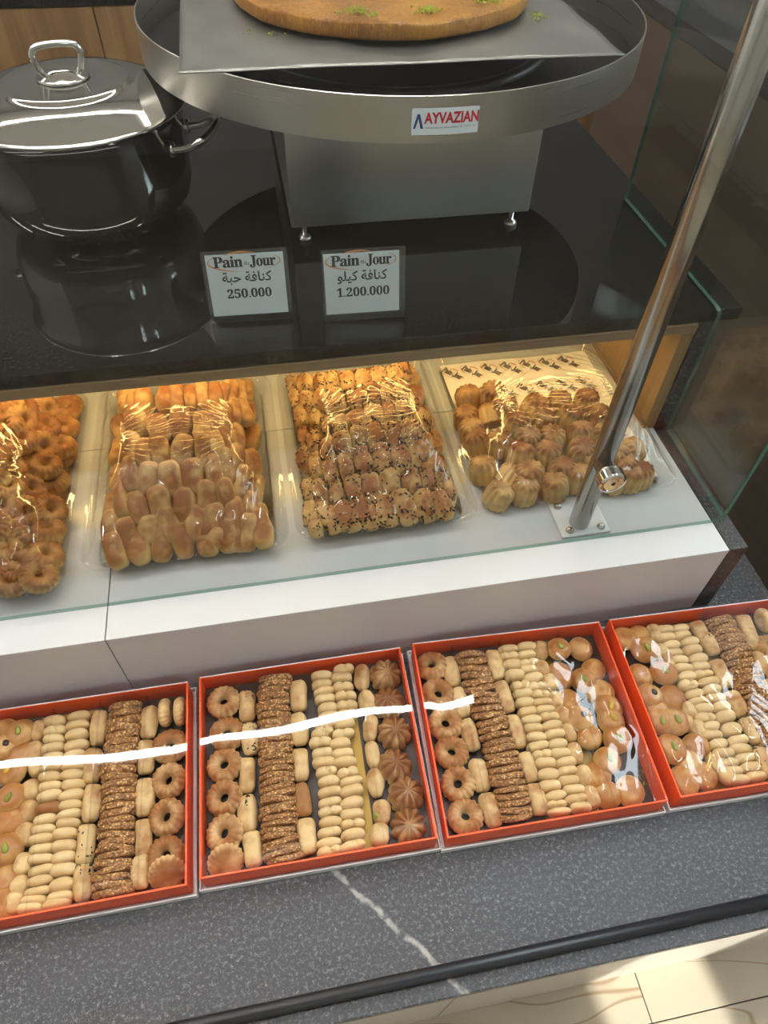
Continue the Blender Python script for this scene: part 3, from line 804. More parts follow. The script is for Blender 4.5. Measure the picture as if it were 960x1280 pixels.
# pastry positions on the counter, in metres
BOX_COLUMNS = [
 (1,'bun','bun',[(-0.4477,0.4888,'n'),(-0.4227,0.4749,'g'),(-0.439,0.4587,'k'),(-0.4172,0.4423,'n'),(-0.4241,0.4198,'y'),(-0.4211,0.3836,'g'),(-0.414,0.3531,'n'),(-0.4267,0.3541,'n'),(-0.4164,0.3187,'g'),(-0.4136,0.2817,'n'),(-0.4121,0.251,'n')]),
 (1,'oval','oval',[(-0.3998,0.4778,''),(-0.3994,0.4483,''),(-0.3949,0.424,''),(-0.397,0.3925,''),(-0.3962,0.3647,''),(-0.3971,0.3348,''),(-0.3952,0.2981,''),(-0.3945,0.2717,''),(-0.3986,0.249,'')]),
 (1,'paleL','pale',[(-0.3764,0.4867,''),(-0.3746,0.4712,''),(-0.3745,0.4585,''),(-0.3743,0.4457,''),(-0.3714,0.4321,''),(-0.3724,0.4192,''),(-0.3732,0.4046,''),(-0.3711,0.391,''),(-0.3707,0.3787,''),(-0.3706,0.3622,'b'),(-0.3725,0.3476,''),(-0.3727,0.3354,''),(-0.3743,0.3237,''),(-0.3716,0.3114,''),(-0.3717,0.2994,''),(-0.3695,0.2857,''),(-0.3703,0.2736,''),(-0.371,0.2616,''),(-0.3742,0.2514,''),(-0.3779,0.2399,'')]),
 (1,'paleR','pale',[(-0.343,0.488,''),(-0.3437,0.4751,''),(-0.3436,0.4603,''),(-0.3428,0.4447,''),(-0.3432,0.43,''),(-0.3434,0.4163,''),(-0.3438,0.4029,''),(-0.3412,0.3892,''),(-0.3422,0.3742,''),(-0.3421,0.361,''),(-0.3426,0.3493,''),(-0.3429,0.338,''),(-0.345,0.3257,''),(-0.3448,0.3102,''),(-0.3438,0.2965,''),(-0.3427,0.2821,''),(-0.3425,0.2638,''),(-0.3433,0.2502,''),(-0.3465,0.2379,'')]),
 (1,'fingerL','finger',[(-0.3155,0.4681,''),(-0.3195,0.413,''),(-0.3152,0.3613,''),(-0.3183,0.3089,'s'),(-0.3186,0.2553,'s')]),
 (1,'sesame','sesame',[(-0.2765,0.4902,''),(-0.2772,0.4792,''),(-0.2779,0.4684,''),(-0.2786,0.4577,''),(-0.279,0.4471,''),(-0.2794,0.4366,''),(-0.2798,0.4263,''),(-0.2805,0.4162,''),(-0.2811,0.4062,''),(-0.2812,0.3962,''),(-0.2796,0.3861,''),(-0.2781,0.376,''),(-0.2777,0.3663,''),(-0.278,0.3569,''),(-0.2784,0.3476,''),(-0.2788,0.3384,''),(-0.279,0.3293,''),(-0.2791,0.3203,''),(-0.2792,0.3114,''),(-0.2795,0.3026,''),(-0.2803,0.2941,''),(-0.2811,0.2857,''),(-0.2813,0.2773,''),(-0.2811,0.2688,''),(-0.281,0.2605,''),(-0.2802,0.2521,''),(-0.2793,0.2438,''),(-0.2783,0.2356,'')]),
 (1,'fingerR','finger',[(-0.2442,0.464,''),(-0.2466,0.4129,''),(-0.2457,0.357,''),(-0.2454,0.3038,''),(-0.2476,0.2537,'')]),
 (1,'ring','ring',[(-0.2204,0.4717,'e'),(-0.199,0.4698,'e'),(-0.213,0.4218,''),(-0.2134,0.3728,''),(-0.2151,0.3245,''),(-0.2158,0.2769,''),(-0.2147,0.2405,'t')]),
 (2,'ring','ring',[(-0.1353,0.4753,''),(-0.1325,0.4262,''),(-0.1377,0.3813,''),(-0.1392,0.336,''),(-0.1401,0.2899,''),(-0.1405,0.2496,'u')]),
 (2,'fingerL','finger',[(-0.1024,0.4645,'s'),(-0.1001,0.4143,'s'),(-0.1072,0.3626,''),(-0.1099,0.3113,'s'),(-0.1056,0.2601,'')]),
 (2,'sesame','sesame',[(-0.058,0.4972,''),(-0.0598,0.4875,''),(-0.0617,0.4779,''),(-0.0624,0.4683,''),(-0.0624,0.4586,''),(-0.0631,0.4491,''),(-0.0638,0.4398,''),(-0.0641,0.4305,''),(-0.0644,0.4212,''),(-0.0646,0.4121,''),(-0.0649,0.4032,''),(-0.0652,0.3943,''),(-0.0654,0.3855,''),(-0.0656,0.3768,''),(-0.0658,0.3682,''),(-0.066,0.3597,''),(-0.0662,0.3513,''),(-0.0664,0.3429,''),(-0.0665,0.3347,''),(-0.0668,0.3266,''),(-0.0675,0.3186,''),(-0.0685,0.3108,''),(-0.0698,0.3032,''),(-0.0688,0.2954,''),(-0.0679,0.2877,''),(-0.0692,0.2803,''),(-0.0698,0.2729,''),(-0.0698,0.2654,''),(-0.0694,0.2579,''),(-0.0677,0.2508,''),(-0.0636,0.2442,'')]),
 (2,'fingerR','finger',[(-0.0252,0.468,''),(-0.0294,0.4165,''),(-0.0326,0.3643,''),(-0.0359,0.3167,'b'),(-0.0344,0.269,'')]),
 (2,'paleL','pale',[(0.0131,0.4918,''),(0.0114,0.478,''),(0.0131,0.4658,''),(0.0134,0.4537,''),(0.0152,0.4384,''),(0.0147,0.4253,''),(0.0097,0.4152,''),(0.0033,0.403,''),(-0.0015,0.3898,''),(-0.0004,0.3731,''),(-0.0001,0.3602,''),(0.0017,0.3463,''),(0.0034,0.3325,''),(0.0027,0.3184,''),(0.001,0.3052,''),(0.0004,0.2935,''),(-0.0013,0.2793,''),(-0.0047,0.2671,''),(-0.0071,0.2539,''),(-0.0082,0.2401,'')]),
 (2,'paleR','pale',[(0.0475,0.4973,''),(0.0422,0.4839,''),(0.042,0.468,''),(0.0437,0.4531,''),(0.0434,0.4378,''),(0.0407,0.4242,''),(0.0362,0.4106,''),(0.0323,0.3967,''),(0.0254,0.3829,''),(0.0276,0.3677,''),(0.0289,0.3554,''),(0.0303,0.3401,''),(0.0335,0.3272,''),(0.0321,0.3148,''),(0.0299,0.299,''),(0.0281,0.2843,''),(0.0273,0.2716,''),(0.0254,0.259,''),(0.0235,0.2464,''),(0.0197,0.2363,'')]),
 (2,'oval','oval',[(0.0736,0.4811,''),(0.074,0.4394,''),(0.0723,0.3996,''),(0.0693,0.36,''),(0.0666,0.3211,''),(0.0681,0.2813,'g'),(0.0599,0.2508,'')]),
 (2,'flower','flower',[(0.1086,0.4796,''),(0.1058,0.4323,''),(0.1053,0.3876,''),(0.096,0.3393,''),(0.1039,0.2976,''),(0.1004,0.2559,'')]),
 (3,'ring','ring',[(0.1832,0.4812,''),(0.1818,0.4335,''),(0.1821,0.3866,''),(0.1809,0.3443,''),(0.179,0.2997,''),(0.1778,0.2555,'')]),
 (3,'fingerL','finger',[(0.2113,0.4678,''),(0.2134,0.4162,''),(0.2137,0.3655,''),(0.212,0.3066,''),(0.2147,0.2587,'')]),
 (3,'sesame','sesame',[(0.2454,0.487,''),(0.2462,0.4753,''),(0.2471,0.4638,''),(0.2478,0.4525,''),(0.2468,0.4411,''),(0.2459,0.4298,''),(0.2463,0.4189,''),(0.2473,0.4082,''),(0.2483,0.3976,''),(0.2489,0.3871,''),(0.2496,0.3767,''),(0.25,0.3664,''),(0.25,0.3562,''),(0.25,0.3462,''),(0.2496,0.3362,''),(0.2492,0.3263,''),(0.2488,0.3166,''),(0.2487,0.307,''),(0.2486,0.2976,''),(0.2484,0.2882,''),(0.2482,0.279,''),(0.2475,0.2698,''),(0.2467,0.2608,''),(0.2459,0.2518,''),(0.2453,0.243,'')]),
 (3,'fingerR','finger',[(0.2812,0.467,''),(0.2809,0.4137,''),(0.2803,0.3588,''),(0.2827,0.3057,''),(0.2809,0.2611,'')]),
 (3,'paleL','pale',[(0.3079,0.4874,''),(0.3056,0.4748,''),(0.3057,0.4607,''),(0.3055,0.4431,''),(0.3083,0.4242,''),(0.3078,0.4116,''),(0.3065,0.397,''),(0.3061,0.3825,''),(0.3074,0.3694,''),(0.3061,0.3569,''),(0.3067,0.3437,''),(0.305,0.3304,''),(0.3068,0.3172,''),(0.3074,0.3052,''),(0.3059,0.2894,''),(0.3032,0.2739,''),(0.3057,0.2597,''),(0.3035,0.2484,''),(0.3046,0.2392,'')]),
 (3,'paleR','pale',[(0.3383,0.4864,''),(0.3329,0.4733,''),(0.3324,0.4589,''),(0.328,0.4474,''),(0.3317,0.4333,''),(0.3337,0.4183,''),(0.3337,0.4056,''),(0.3318,0.3932,''),(0.3319,0.3809,''),(0.3357,0.3696,''),(0.3345,0.3556,''),(0.3343,0.3431,''),(0.3333,0.3287,''),(0.3325,0.3148,''),(0.3356,0.3008,''),(0.3335,0.2889,''),(0.3306,0.2761,''),(0.334,0.2634,''),(0.3323,0.2506,''),(0.3354,0.2393,'')]),
 (3,'oval','oval',[(0.3586,0.4786,''),(0.352,0.4485,''),(0.3553,0.4236,''),(0.3546,0.3941,''),(0.3581,0.3695,''),(0.3566,0.3428,''),(0.3553,0.3129,''),(0.3554,0.2801,''),(0.356,0.2509,'')]),
 (3,'bun','bun',[(0.3871,0.4743,'g'),(0.4235,0.4713,'n'),(0.3767,0.4328,'n'),(0.4305,0.433,'n'),(0.4064,0.4168,'g'),(0.3732,0.3908,'n'),(0.4259,0.3952,'n'),(0.3787,0.3593,'k'),(0.4268,0.3683,'y'),(0.4225,0.3474,'y'),(0.3842,0.333,'n'),(0.4215,0.321,'g'),(0.3948,0.2933,'g'),(0.3752,0.2785,'n'),(0.3798,0.2498,'n'),(0.4117,0.2492,'n')]),
 (4,'bun','bun',[(0.498,0.4802,'n'),(0.5259,0.4785,'n'),(0.5219,0.4503,'g'),(0.4974,0.4108,'n'),(0.5343,0.4073,'g'),(0.5306,0.3675,'n'),(0.4907,0.3744,'k'),(0.4857,0.3342,'g'),(0.5155,0.3304,'g'),(0.4912,0.293,'g'),(0.4977,0.3518,'n'),(0.5095,0.2728,'n'),(0.5338,0.293,'n'),(0.4926,0.2486,'n'),(0.5241,0.2512,'n')]),
 (4,'oval','oval',[(0.5514,0.4762,''),(0.5461,0.4443,''),(0.5513,0.4271,''),(0.5457,0.3444,''),(0.5336,0.3281,''),(0.546,0.3156,''),(0.5471,0.2646,''),(0.5548,0.2454,'')]),
 (4,'paleL','pale',[(0.5683,0.4785,''),(0.5646,0.4646,''),(0.5663,0.45,''),(0.5642,0.4366,''),(0.5678,0.4236,''),(0.5677,0.4091,''),(0.5666,0.3956,''),(0.5625,0.3817,''),(0.5644,0.3662,''),(0.5638,0.3541,''),(0.5677,0.3422,''),(0.5631,0.329,''),(0.5642,0.3146,''),(0.56,0.3026,''),(0.563,0.2883,''),(0.5648,0.2745,''),(0.5626,0.2608,''),(0.5635,0.2483,''),(0.5672,0.2364,'')]),
 (4,'paleR','pale',[(0.5948,0.4764,''),(0.5915,0.4637,''),(0.5996,0.4509,''),(0.5969,0.4369,''),(0.599,0.4212,''),(0.5953,0.4072,''),(0.5936,0.394,''),(0.5971,0.3819,''),(0.5945,0.3678,''),(0.5934,0.3538,''),(0.5956,0.34,''),(0.5943,0.3249,''),(0.5933,0.3057,''),(0.5942,0.2879,''),(0.5915,0.2759,''),(0.5907,0.2627,''),(0.5922,0.2492,''),(0.5936,0.236,'')]),
 (4,'fingerL','finger',[(0.6287,0.4768,''),(0.6312,0.4448,'s'),(0.6253,0.3926,''),(0.6234,0.3429,''),(0.6268,0.3003,'s'),(0.6178,0.2546,'s')]),
 (4,'sesame','sesame',[(0.6628,0.4794,''),(0.6646,0.4712,''),(0.6664,0.463,''),(0.6662,0.4542,''),(0.6649,0.4452,''),(0.665,0.4366,''),(0.6649,0.428,''),(0.663,0.4191,''),(0.6611,0.4103,''),(0.6592,0.4015,''),(0.6582,0.3932,''),(0.6595,0.3855,''),(0.6581,0.3772,''),(0.6559,0.3687,''),(0.6546,0.3606,''),(0.6541,0.3526,''),(0.6537,0.3447,''),(0.6532,0.3369,''),(0.6528,0.3292,''),(0.6523,0.3215,''),(0.6518,0.3139,''),(0.651,0.3063,''),(0.6502,0.2988,''),(0.6495,0.2913,''),(0.6489,0.284,''),(0.6484,0.2767,''),(0.6479,0.2696,''),(0.6474,0.2624,''),(0.6469,0.2554,''),(0.6464,0.2484,''),(0.6459,0.2414,'')]),
 (4,'fingerR','finger',[(0.7073,0.4771,''),(0.7016,0.4404,''),(0.6962,0.3978,''),(0.6904,0.3491,''),(0.6862,0.3029,''),(0.6816,0.2581,'')]),
 (4,'ring','ring',[(0.7367,0.4665,'e'),(0.7231,0.4177,''),(0.7159,0.3693,''),(0.7103,0.3233,''),(0.705,0.2799,''),(0.6989,0.2389,'')]),
]
TRAY_PILES = [
 (1,'ring',0,[(-0.4256,0.9306,0.247,0.0,0.0,''),(-0.4068,0.9307,0.2407,-0.77,0.0,''),(-0.3811,0.9526,0.2159,-1.0,0.0,''),(-0.3584,0.9714,0.1968,-0.56,0.0,'')]),
 (1,'ring',1,[(-0.4208,0.883,0.247,-0.04,0.0,''),(-0.4042,0.9036,0.2387,-0.84,0.0,''),(-0.3781,0.9124,0.2129,-0.97,0.0,''),(-0.3584,0.9258,0.1961,-0.56,0.0,'')]),
 (1,'ring',2,[(-0.417,0.8279,0.2465,-0.28,0.0,''),(-0.402,0.8598,0.2368,-0.89,0.0,''),(-0.3783,0.8665,0.2131,-0.97,0.0,''),(-0.3584,0.8806,0.196,-0.56,0.0,'')]),
 (1,'ring',3,[(-0.4067,0.7982,0.2407,-0.77,0.0,''),(-0.371,0.8288,0.2064,-0.86,0.0,'')]),
 (1,'ring',4,[(-0.4052,0.7562,0.2395,-0.81,0.01,''),(-0.3822,0.7718,0.217,-1.01,0.0,''),(-0.4203,0.7648,0.247,-0.06,0.0,'')]),
 (1,'ring',5,[(-0.4089,0.7252,0.2369,-0.59,0.33,''),(-0.3837,0.7265,0.2163,-0.91,0.15,''),(-0.3583,0.7436,0.1967,-0.55,0.01,'')]),
 (1,'ring',6,[(-0.417,0.6949,0.2259,-0.12,0.54,''),(-0.3965,0.6839,0.2135,-0.47,0.4,''),(-0.3806,0.697,0.2083,-0.65,0.21,''),(-0.3572,0.7044,0.194,-0.41,0.03,'')]),
 (1,'ring',7,[(-0.4065,0.6703,0.211,-0.23,0.48,''),(-0.3548,0.6593,0.1925,-0.16,0.04,'')]),
 (1,'ring',8,[(-0.3874,0.6419,0.1969,-0.13,0.24,''),(-0.4175,0.6418,0.1995,-0.02,0.38,'')]),
 (1,'ring',9,[(-0.3963,0.6271,0.1922,-0.04,0.2,''),(-0.3591,0.6254,0.192,-0.04,0.04,'')]),
 (2,'finger',0,[(-0.2519,0.9519,0.2188,1.11,0.0,''),(-0.2283,0.9134,0.2435,0.81,0.0,''),(-0.2161,0.9057,0.249,0.02,0.0,''),(-0.1801,0.9085,0.249,0.0,0.0,''),(-0.1617,0.9071,0.249,0.0,0.0,''),(-0.1387,0.9056,0.249,0.0,0.0,''),(-0.1202,0.9041,0.249,0.0,0.0,''),(-0.0993,0.903,0.2489,-0.16,0.0,''),(-0.0921,0.9067,0.2453,-0.72,0.0,''),(-0.0788,0.9281,0.2329,-1.07,0.0,''),(-0.0635,0.9425,0.2159,-1.09,0.0,'')]),
 (2,'finger',1,[(-0.225,0.8636,0.246,0.68,0.0,''),(-0.1897,0.8405,0.249,0.0,0.0,''),(-0.1567,0.8474,0.249,0.0,0.0,''),(-0.1212,0.8329,0.249,0.0,0.0,''),(-0.0999,0.8463,0.249,-0.1,0.0,''),(-0.0885,0.8543,0.2425,-0.86,0.0,''),(-0.0767,0.8775,0.2307,-1.09,0.0,''),(-0.0612,0.8983,0.2135,-1.06,0.0,'')]),
 (2,'finger',2,[(-0.225,0.8045,0.246,0.68,0.0,''),(-0.2094,0.7858,0.249,0.0,0.01,''),(-0.1847,0.7825,0.2489,0.0,0.05,''),(-0.1532,0.7844,0.249,0.0,0.02,''),(-0.1199,0.7771,0.2484,0.0,0.15,''),(-0.1009,0.7841,0.249,-0.05,0.03,''),(-0.0923,0.7959,0.2455,-0.71,0.0,''),(-0.0739,0.8216,0.2276,-1.11,0.0,'')]),
 (2,'finger',3,[(-0.2269,0.7573,0.2392,0.64,0.36,''),(-0.2026,0.7442,0.2365,0.0,0.52,''),(-0.1708,0.7409,0.2347,0.0,0.54,''),(-0.1401,0.7415,0.235,0.0,0.53,''),(-0.1057,0.7455,0.2371,0.0,0.51,''),(-0.0924,0.7527,0.2382,-0.54,0.41,''),(-0.0797,0.7713,0.2328,-1.02,0.15,''),(-0.0626,0.7745,0.2146,-1.06,0.06,'')]),
 (2,'finger',4,[(-0.2432,0.7286,0.2164,0.7,0.36,''),(-0.2215,0.7093,0.2161,0.1,0.59,''),(-0.1903,0.7113,0.2175,0.0,0.6,''),(-0.1556,0.7056,0.2141,0.0,0.59,''),(-0.1213,0.7114,0.2175,0.0,0.6,''),(-0.0948,0.7123,0.2176,-0.16,0.58,''),(-0.0743,0.7348,0.2182,-0.77,0.34,'')]),
 (2,'finger',5,[(-0.2637,0.6945,0.196,0.34,0.18,''),(-0.2384,0.6751,0.1968,0.13,0.35,''),(-0.2092,0.6744,0.1979,0.0,0.42,''),(-0.18,0.6801,0.2005,0.0,0.46,''),(-0.1398,0.6792,0.2001,0.0,0.46,''),(-0.1135,0.678,0.1995,0.0,0.45,''),(-0.0861,0.6853,0.2018,-0.15,0.45,''),(-0.0621,0.6976,0.1996,-0.39,0.26,'')]),
 (2,'finger',6,[(-0.2576,0.6569,0.1893,0.05,0.14,''),(-0.2257,0.6586,0.1895,0.02,0.27,''),(-0.1917,0.6587,0.1895,0.0,0.28,''),(-0.1632,0.6587,0.1898,0.0,0.28,''),(-0.1282,0.6587,0.1898,0.0,0.28,''),(-0.098,0.6587,0.1898,-0.01,0.28,''),(-0.0677,0.6574,0.1909,-0.05,0.17,''),(-0.0477,0.6661,0.1907,-0.1,0.1,'')]),
 (2,'finger',7,[(-0.1185,0.6587,0.1895,0.0,0.28,'h'),(-0.0778,0.658,0.1893,-0.04,0.22,''),(-0.048,0.656,0.1891,-0.05,0.07,'')]),
 (3,'roll',0,[(0.0328,0.9794,0.1916,0.56,0.0,''),(0.0513,0.957,0.2089,0.94,0.0,''),(0.0778,0.9228,0.2352,0.87,0.0,''),(0.0934,0.9127,0.244,0.06,0.0,''),(0.1185,0.9086,0.244,0.0,0.0,''),(0.1449,0.9075,0.244,0.0,0.0,''),(0.172,0.9092,0.244,0.0,0.0,''),(0.1985,0.9125,0.2432,-0.39,0.0,''),(0.2206,0.9446,0.2252,-1.02,0.0,'')]),
 (3,'roll',1,[(0.0328,0.9422,0.1918,0.56,0.0,''),(0.0524,0.9106,0.21,0.96,0.0,''),(0.0735,0.885,0.2313,0.95,0.0,''),(0.0942,0.8663,0.244,0.03,0.0,''),(0.1285,0.8636,0.244,0.0,0.0,''),(0.154,0.871,0.244,0.0,0.0,''),(0.1801,0.8697,0.244,0.0,0.0,''),(0.2027,0.877,0.241,-0.63,0.0,'')]),
 (3,'roll',2,[(0.0379,0.8874,0.1978,0.69,0.0,''),(0.0617,0.8506,0.2194,1.03,0.0,''),(0.0759,0.8157,0.2335,0.91,0.0,''),(0.0925,0.807,0.244,0.11,0.0,''),(0.1197,0.8075,0.244,0.0,0.0,''),(0.1483,0.8163,0.244,0.0,0.0,''),(0.1745,0.8203,0.244,0.0,0.0,''),(0.1963,0.8223,0.2439,-0.18,0.0,''),(0.2224,0.8593,0.2234,-1.02,0.0,'')]),
 (3,'roll',3,[(0.0359,0.8362,0.1965,0.64,0.0,''),(0.0523,0.8082,0.2099,0.96,0.0,''),(0.09,0.7667,0.2393,0.28,0.32,''),(0.1155,0.7732,0.2417,0.0,0.26,''),(0.1424,0.7755,0.2422,0.0,0.23,''),(0.171,0.7706,0.241,0.0,0.29,''),(0.1984,0.7731,0.241,-0.34,0.25,''),(0.229,0.8265,0.2165,-1.02,0.0,'')]),
 (3,'roll',4,[(0.034,0.7876,0.1953,0.59,0.0,''),(0.0712,0.7689,0.2269,0.92,0.19,''),(0.0911,0.736,0.2259,0.1,0.53,''),(0.1168,0.7409,0.2285,0.0,0.51,''),(0.1465,0.7409,0.2285,0.0,0.51,''),(0.1763,0.7363,0.2261,0.0,0.53,''),(0.2027,0.7418,0.2274,-0.37,0.47,''),(0.2247,0.7667,0.2191,-0.95,0.16,'')]),
 (3,'roll',5,[(0.0496,0.762,0.206,0.84,0.09,''),(0.0674,0.7336,0.2141,0.64,0.33,''),(0.0707,0.7002,0.2031,0.28,0.39,''),(0.0964,0.7006,0.2069,0.0,0.51,''),(0.124,0.7007,0.2069,0.0,0.51,''),(0.1544,0.7054,0.2094,0.0,0.52,''),(0.1867,0.7034,0.2083,0.0,0.52,''),(0.2116,0.7078,0.2079,-0.29,0.45,''),(0.2319,0.7305,0.2059,-0.64,0.22,'')]),
 (3,'roll',6,[(0.031,0.7213,0.1921,0.32,0.04,''),(0.0466,0.7115,0.1972,0.42,0.16,''),(0.0477,0.6714,0.1913,0.1,0.13,''),(0.0764,0.6651,0.1922,0.04,0.24,''),(0.1044,0.6671,0.1931,0.0,0.29,''),(0.1376,0.6662,0.1928,0.0,0.28,''),(0.1676,0.6699,0.1939,0.0,0.31,''),(0.1984,0.6674,0.1931,-0.01,0.29,''),(0.224,0.6652,0.1916,-0.06,0.19,''),(0.24,0.6902,0.1942,-0.24,0.17,'')]),
 (3,'roll',7,[(0.0272,0.6774,0.1894,0.09,0.03,''),(0.0308,0.6604,0.189,0.03,0.03,''),(0.057,0.662,0.1892,0.05,0.14,''),(0.0867,0.6634,0.1894,0.01,0.25,''),(0.116,0.6634,0.1894,0.0,0.25,''),(0.1441,0.6634,0.1894,0.0,0.25,''),(0.1725,0.6634,0.1894,0.0,0.25,''),(0.2025,0.6634,0.1894,-0.02,0.25,''),(0.23,0.662,0.1892,-0.05,0.15,'')]),
 (4,'dome',0,[(0.336,0.8951,0.1967,0.49,-0.05,''),(0.3718,0.8804,0.2153,0.33,-0.01,''),(0.4768,0.8425,0.217,0.0,0.0,''),(0.5244,0.8349,0.217,0.0,0.0,'')]),
 (4,'dome',1,[(0.3215,0.8544,0.1907,0.35,0.0,''),(0.3794,0.8374,0.2169,0.08,0.0,''),(0.4261,0.8331,0.217,0.0,0.0,''),(0.5319,0.7945,0.2165,-0.0,0.09,'')]),
 (4,'dome',2,[(0.3588,0.8285,0.2095,0.52,0.0,'t'),(0.4308,0.8054,0.217,0.0,0.01,''),(0.4783,0.8016,0.2169,0.0,0.03,''),(0.3826,0.7924,0.2163,0.01,0.1,'')]),
 (4,'dome',3,[(0.321,0.8175,0.1906,0.34,0.0,''),(0.44,0.7654,0.2114,0.0,0.25,''),(0.4894,0.7618,0.2105,0.0,0.26,''),(0.3961,0.7707,0.2126,0.0,0.23,'')]),
 (4,'dome',4,[(0.3244,0.7869,0.1917,0.37,0.02,''),(0.3525,0.7692,0.2035,0.47,0.13,''),(0.5228,0.7578,0.2094,0.0,0.27,''),(0.535,0.7252,0.1999,-0.01,0.3,'')]),
 (4,'dome',5,[(0.3751,0.7384,0.2035,0.1,0.29,''),(0.4218,0.7346,0.2027,0.0,0.3,''),(0.4792,0.7369,0.2034,0.0,0.3,''),(0.5623,0.7282,0.1968,-0.24,0.2,'')]),
 (4,'dome',6,[(0.3164,0.7283,0.1882,0.15,0.02,''),(0.4376,0.7035,0.1939,0.0,0.25,''),(0.4984,0.7103,0.1956,0.0,0.27,''),(0.5458,0.6961,0.1919,-0.04,0.21,'')]),
 (4,'dome',7,[(0.3458,0.7048,0.1912,0.13,0.14,'t'),(0.3857,0.7007,0.1932,0.0,0.24,''),(0.4589,0.6849,0.1898,0.0,0.18,''),(0.5655,0.6794,0.1883,-0.03,0.1,'')]),
 (4,'dome',8,[(0.3206,0.6753,0.187,0.02,0.02,''),(0.366,0.677,0.1872,0.02,0.13,''),(0.4188,0.6772,0.1873,0.0,0.14,''),(0.5449,0.6771,0.1871,-0.01,0.13,''),(0.5126,0.6772,0.1879,0.0,0.14,'')]),
]
# ------------------------------------------------------------------ pastry shapes (built once, shared)
def jit(me, amp, seed):
    rr = random.Random(seed)
    for v in me.vertices:
        v.co += Vector((rr.uniform(-1, 1), rr.uniform(-1, 1), rr.uniform(-1, 1))) * amp
    me.update()
    return me

def ring_mesh(name, Rm, ar, az, ridges, depth, nphi=96, nth=14):
    verts, faces = [], []
    for i in range(nphi):
        ph = 2 * PI * i / nphi
        for j in range(nth):
            th = 2 * PI * j / nth
            w = max(0.0, 0.35 + 0.65 * math.cos(th))
            if math.sin(th) < -0.3: w *= 0.4
            k = 1 + depth * w * (abs(math.cos(0.5 * ridges * ph + 0.9 * math.sin(th))) - 0.5)
            cr = sp(math.cos(th), 0.9) * ar * k; cz = sp(math.sin(th), 0.85) * az * (1 + 0.25 * depth * w * math.cos(ridges * ph))
            if cz < 0: cz *= 0.75
            r = Rm + cr
            verts.append((r * math.cos(ph), r * math.sin(ph), cz))
    for i in range(nphi):
        a, b = i, (i + 1) % nphi
        for j in range(nth):
            k = (j + 1) % nth
            faces.append((a * nth + j, b * nth + j, b * nth + k, a * nth + k))
    return mesh(name, verts, faces, True)

def dome_mesh(name, rad, h, ridges, depth, nu, nv, squash=0.45, core=0.0):
    def f(u, v):
        p = superq(u, v, rad, rad, h, squash, 1.0)
        if p.z < 0: p.z *= 0.12
        k = math.hypot(p.x, p.y) / rad
        g = abs(math.cos(0.5 * ridges * u)) - 0.55
        m = min(1, max(0, k - core) * 2.2)
        s = 1 + depth * g * m
        z = p.z * (1 + 0.66 * depth * g * min(1, max(0, k - core) * 2.5) * (1 if p.z > 0 else 0))
        return Vector((p.x * s, p.y * s, z))
    return sphere_surf(name, f, nu, nv)

def finger_mesh(name, a, b, c, e=0.55, groove=0, seed=0, bendy=0.0):
    rr = random.Random(seed)
    ph = rr.uniform(0, 6)
    def f(u, v):
        p = superq(u, v, a, b, c, 0.7, e)
        t = p.y / b
        wob = 1 + 0.05 * math.sin(2.5 * t + ph) + 0.03 * math.sin(5 * t + 2 * ph)
        if groove: 
            wob *= 1 + 0.05 * math.cos(groove * PI * t)
        p.x = p.x * wob + bendy * a * t * t
        p.z = p.z * wob
        if p.z < 0: p.z *= 0.85
        return p
    return sphere_surf(name, f, 24, 16)

def pale_mesh(name, cleft, seed):
    rr = random.Random(seed)
    off = rr.uniform(-0.15, 0.15)
    def f(u, v):
        p = superq(u, v, 0.0160, 0.0078, 0.0132, 0.75, 0.80)
        t = p.x / 0.0158 - off
        k = 1 - cleft * math.exp(-(t / 0.13) ** 2)
        p.y *= k * (1 + 0.06 * math.sin(3 * t + seed)); p.z *= (1 - 0.8 * cleft * math.exp(-(t / 0.13) ** 2)) * (1 - 0.05 * t * rr.choice((1, 1)))
        return p
    return sphere_surf(name, f, 28, 14)

def sesame_mesh(name, seed):
    rr = random.Random(seed)
    waves = [(rr.uniform(3, 11), rr.uniform(0, 6), rr.uniform(0.008, 0.022)) for _ in range(5)]
    def f(u, v):
        # axis along y: swap
        k = 1 + sum(a * math.sin(n * u + p) for n, p, a in [(round(w[0]), w[1], w[2]) for w in waves])
        p = superq(u, v, 0.0228 * k, 0.0228 * k, 0.0062, 0.55, 1.0)
        return Vector((p.x, p.z + 0.0012 * math.sin(u * 2 + seed), p.y))
    me = sphere_surf(name, f, 44, 14)
    return jit(me, 0.0007, seed)

def bun_mesh(name, seed):
    rr = random.Random(seed)
    a, b = rr.uniform(0.94, 1.08), rr.uniform(0.94, 1.06)
    def f(u, v):
        p = superq(u, v, 0.0205 * a, 0.0200 * b, 0.0145, 0.85, 1.0)
        p.x *= 1 + 0.04 * math.sin(2 * u + seed)
        if p.z < 0: p.z *= 0.72
        k = math.hypot(p.x, p.y)
        if p.z > 0: p.z -= 0.0022 * math.exp(-(k / 0.006) ** 2)
        return p
    return sphere_surf(name, f, 28, 16)

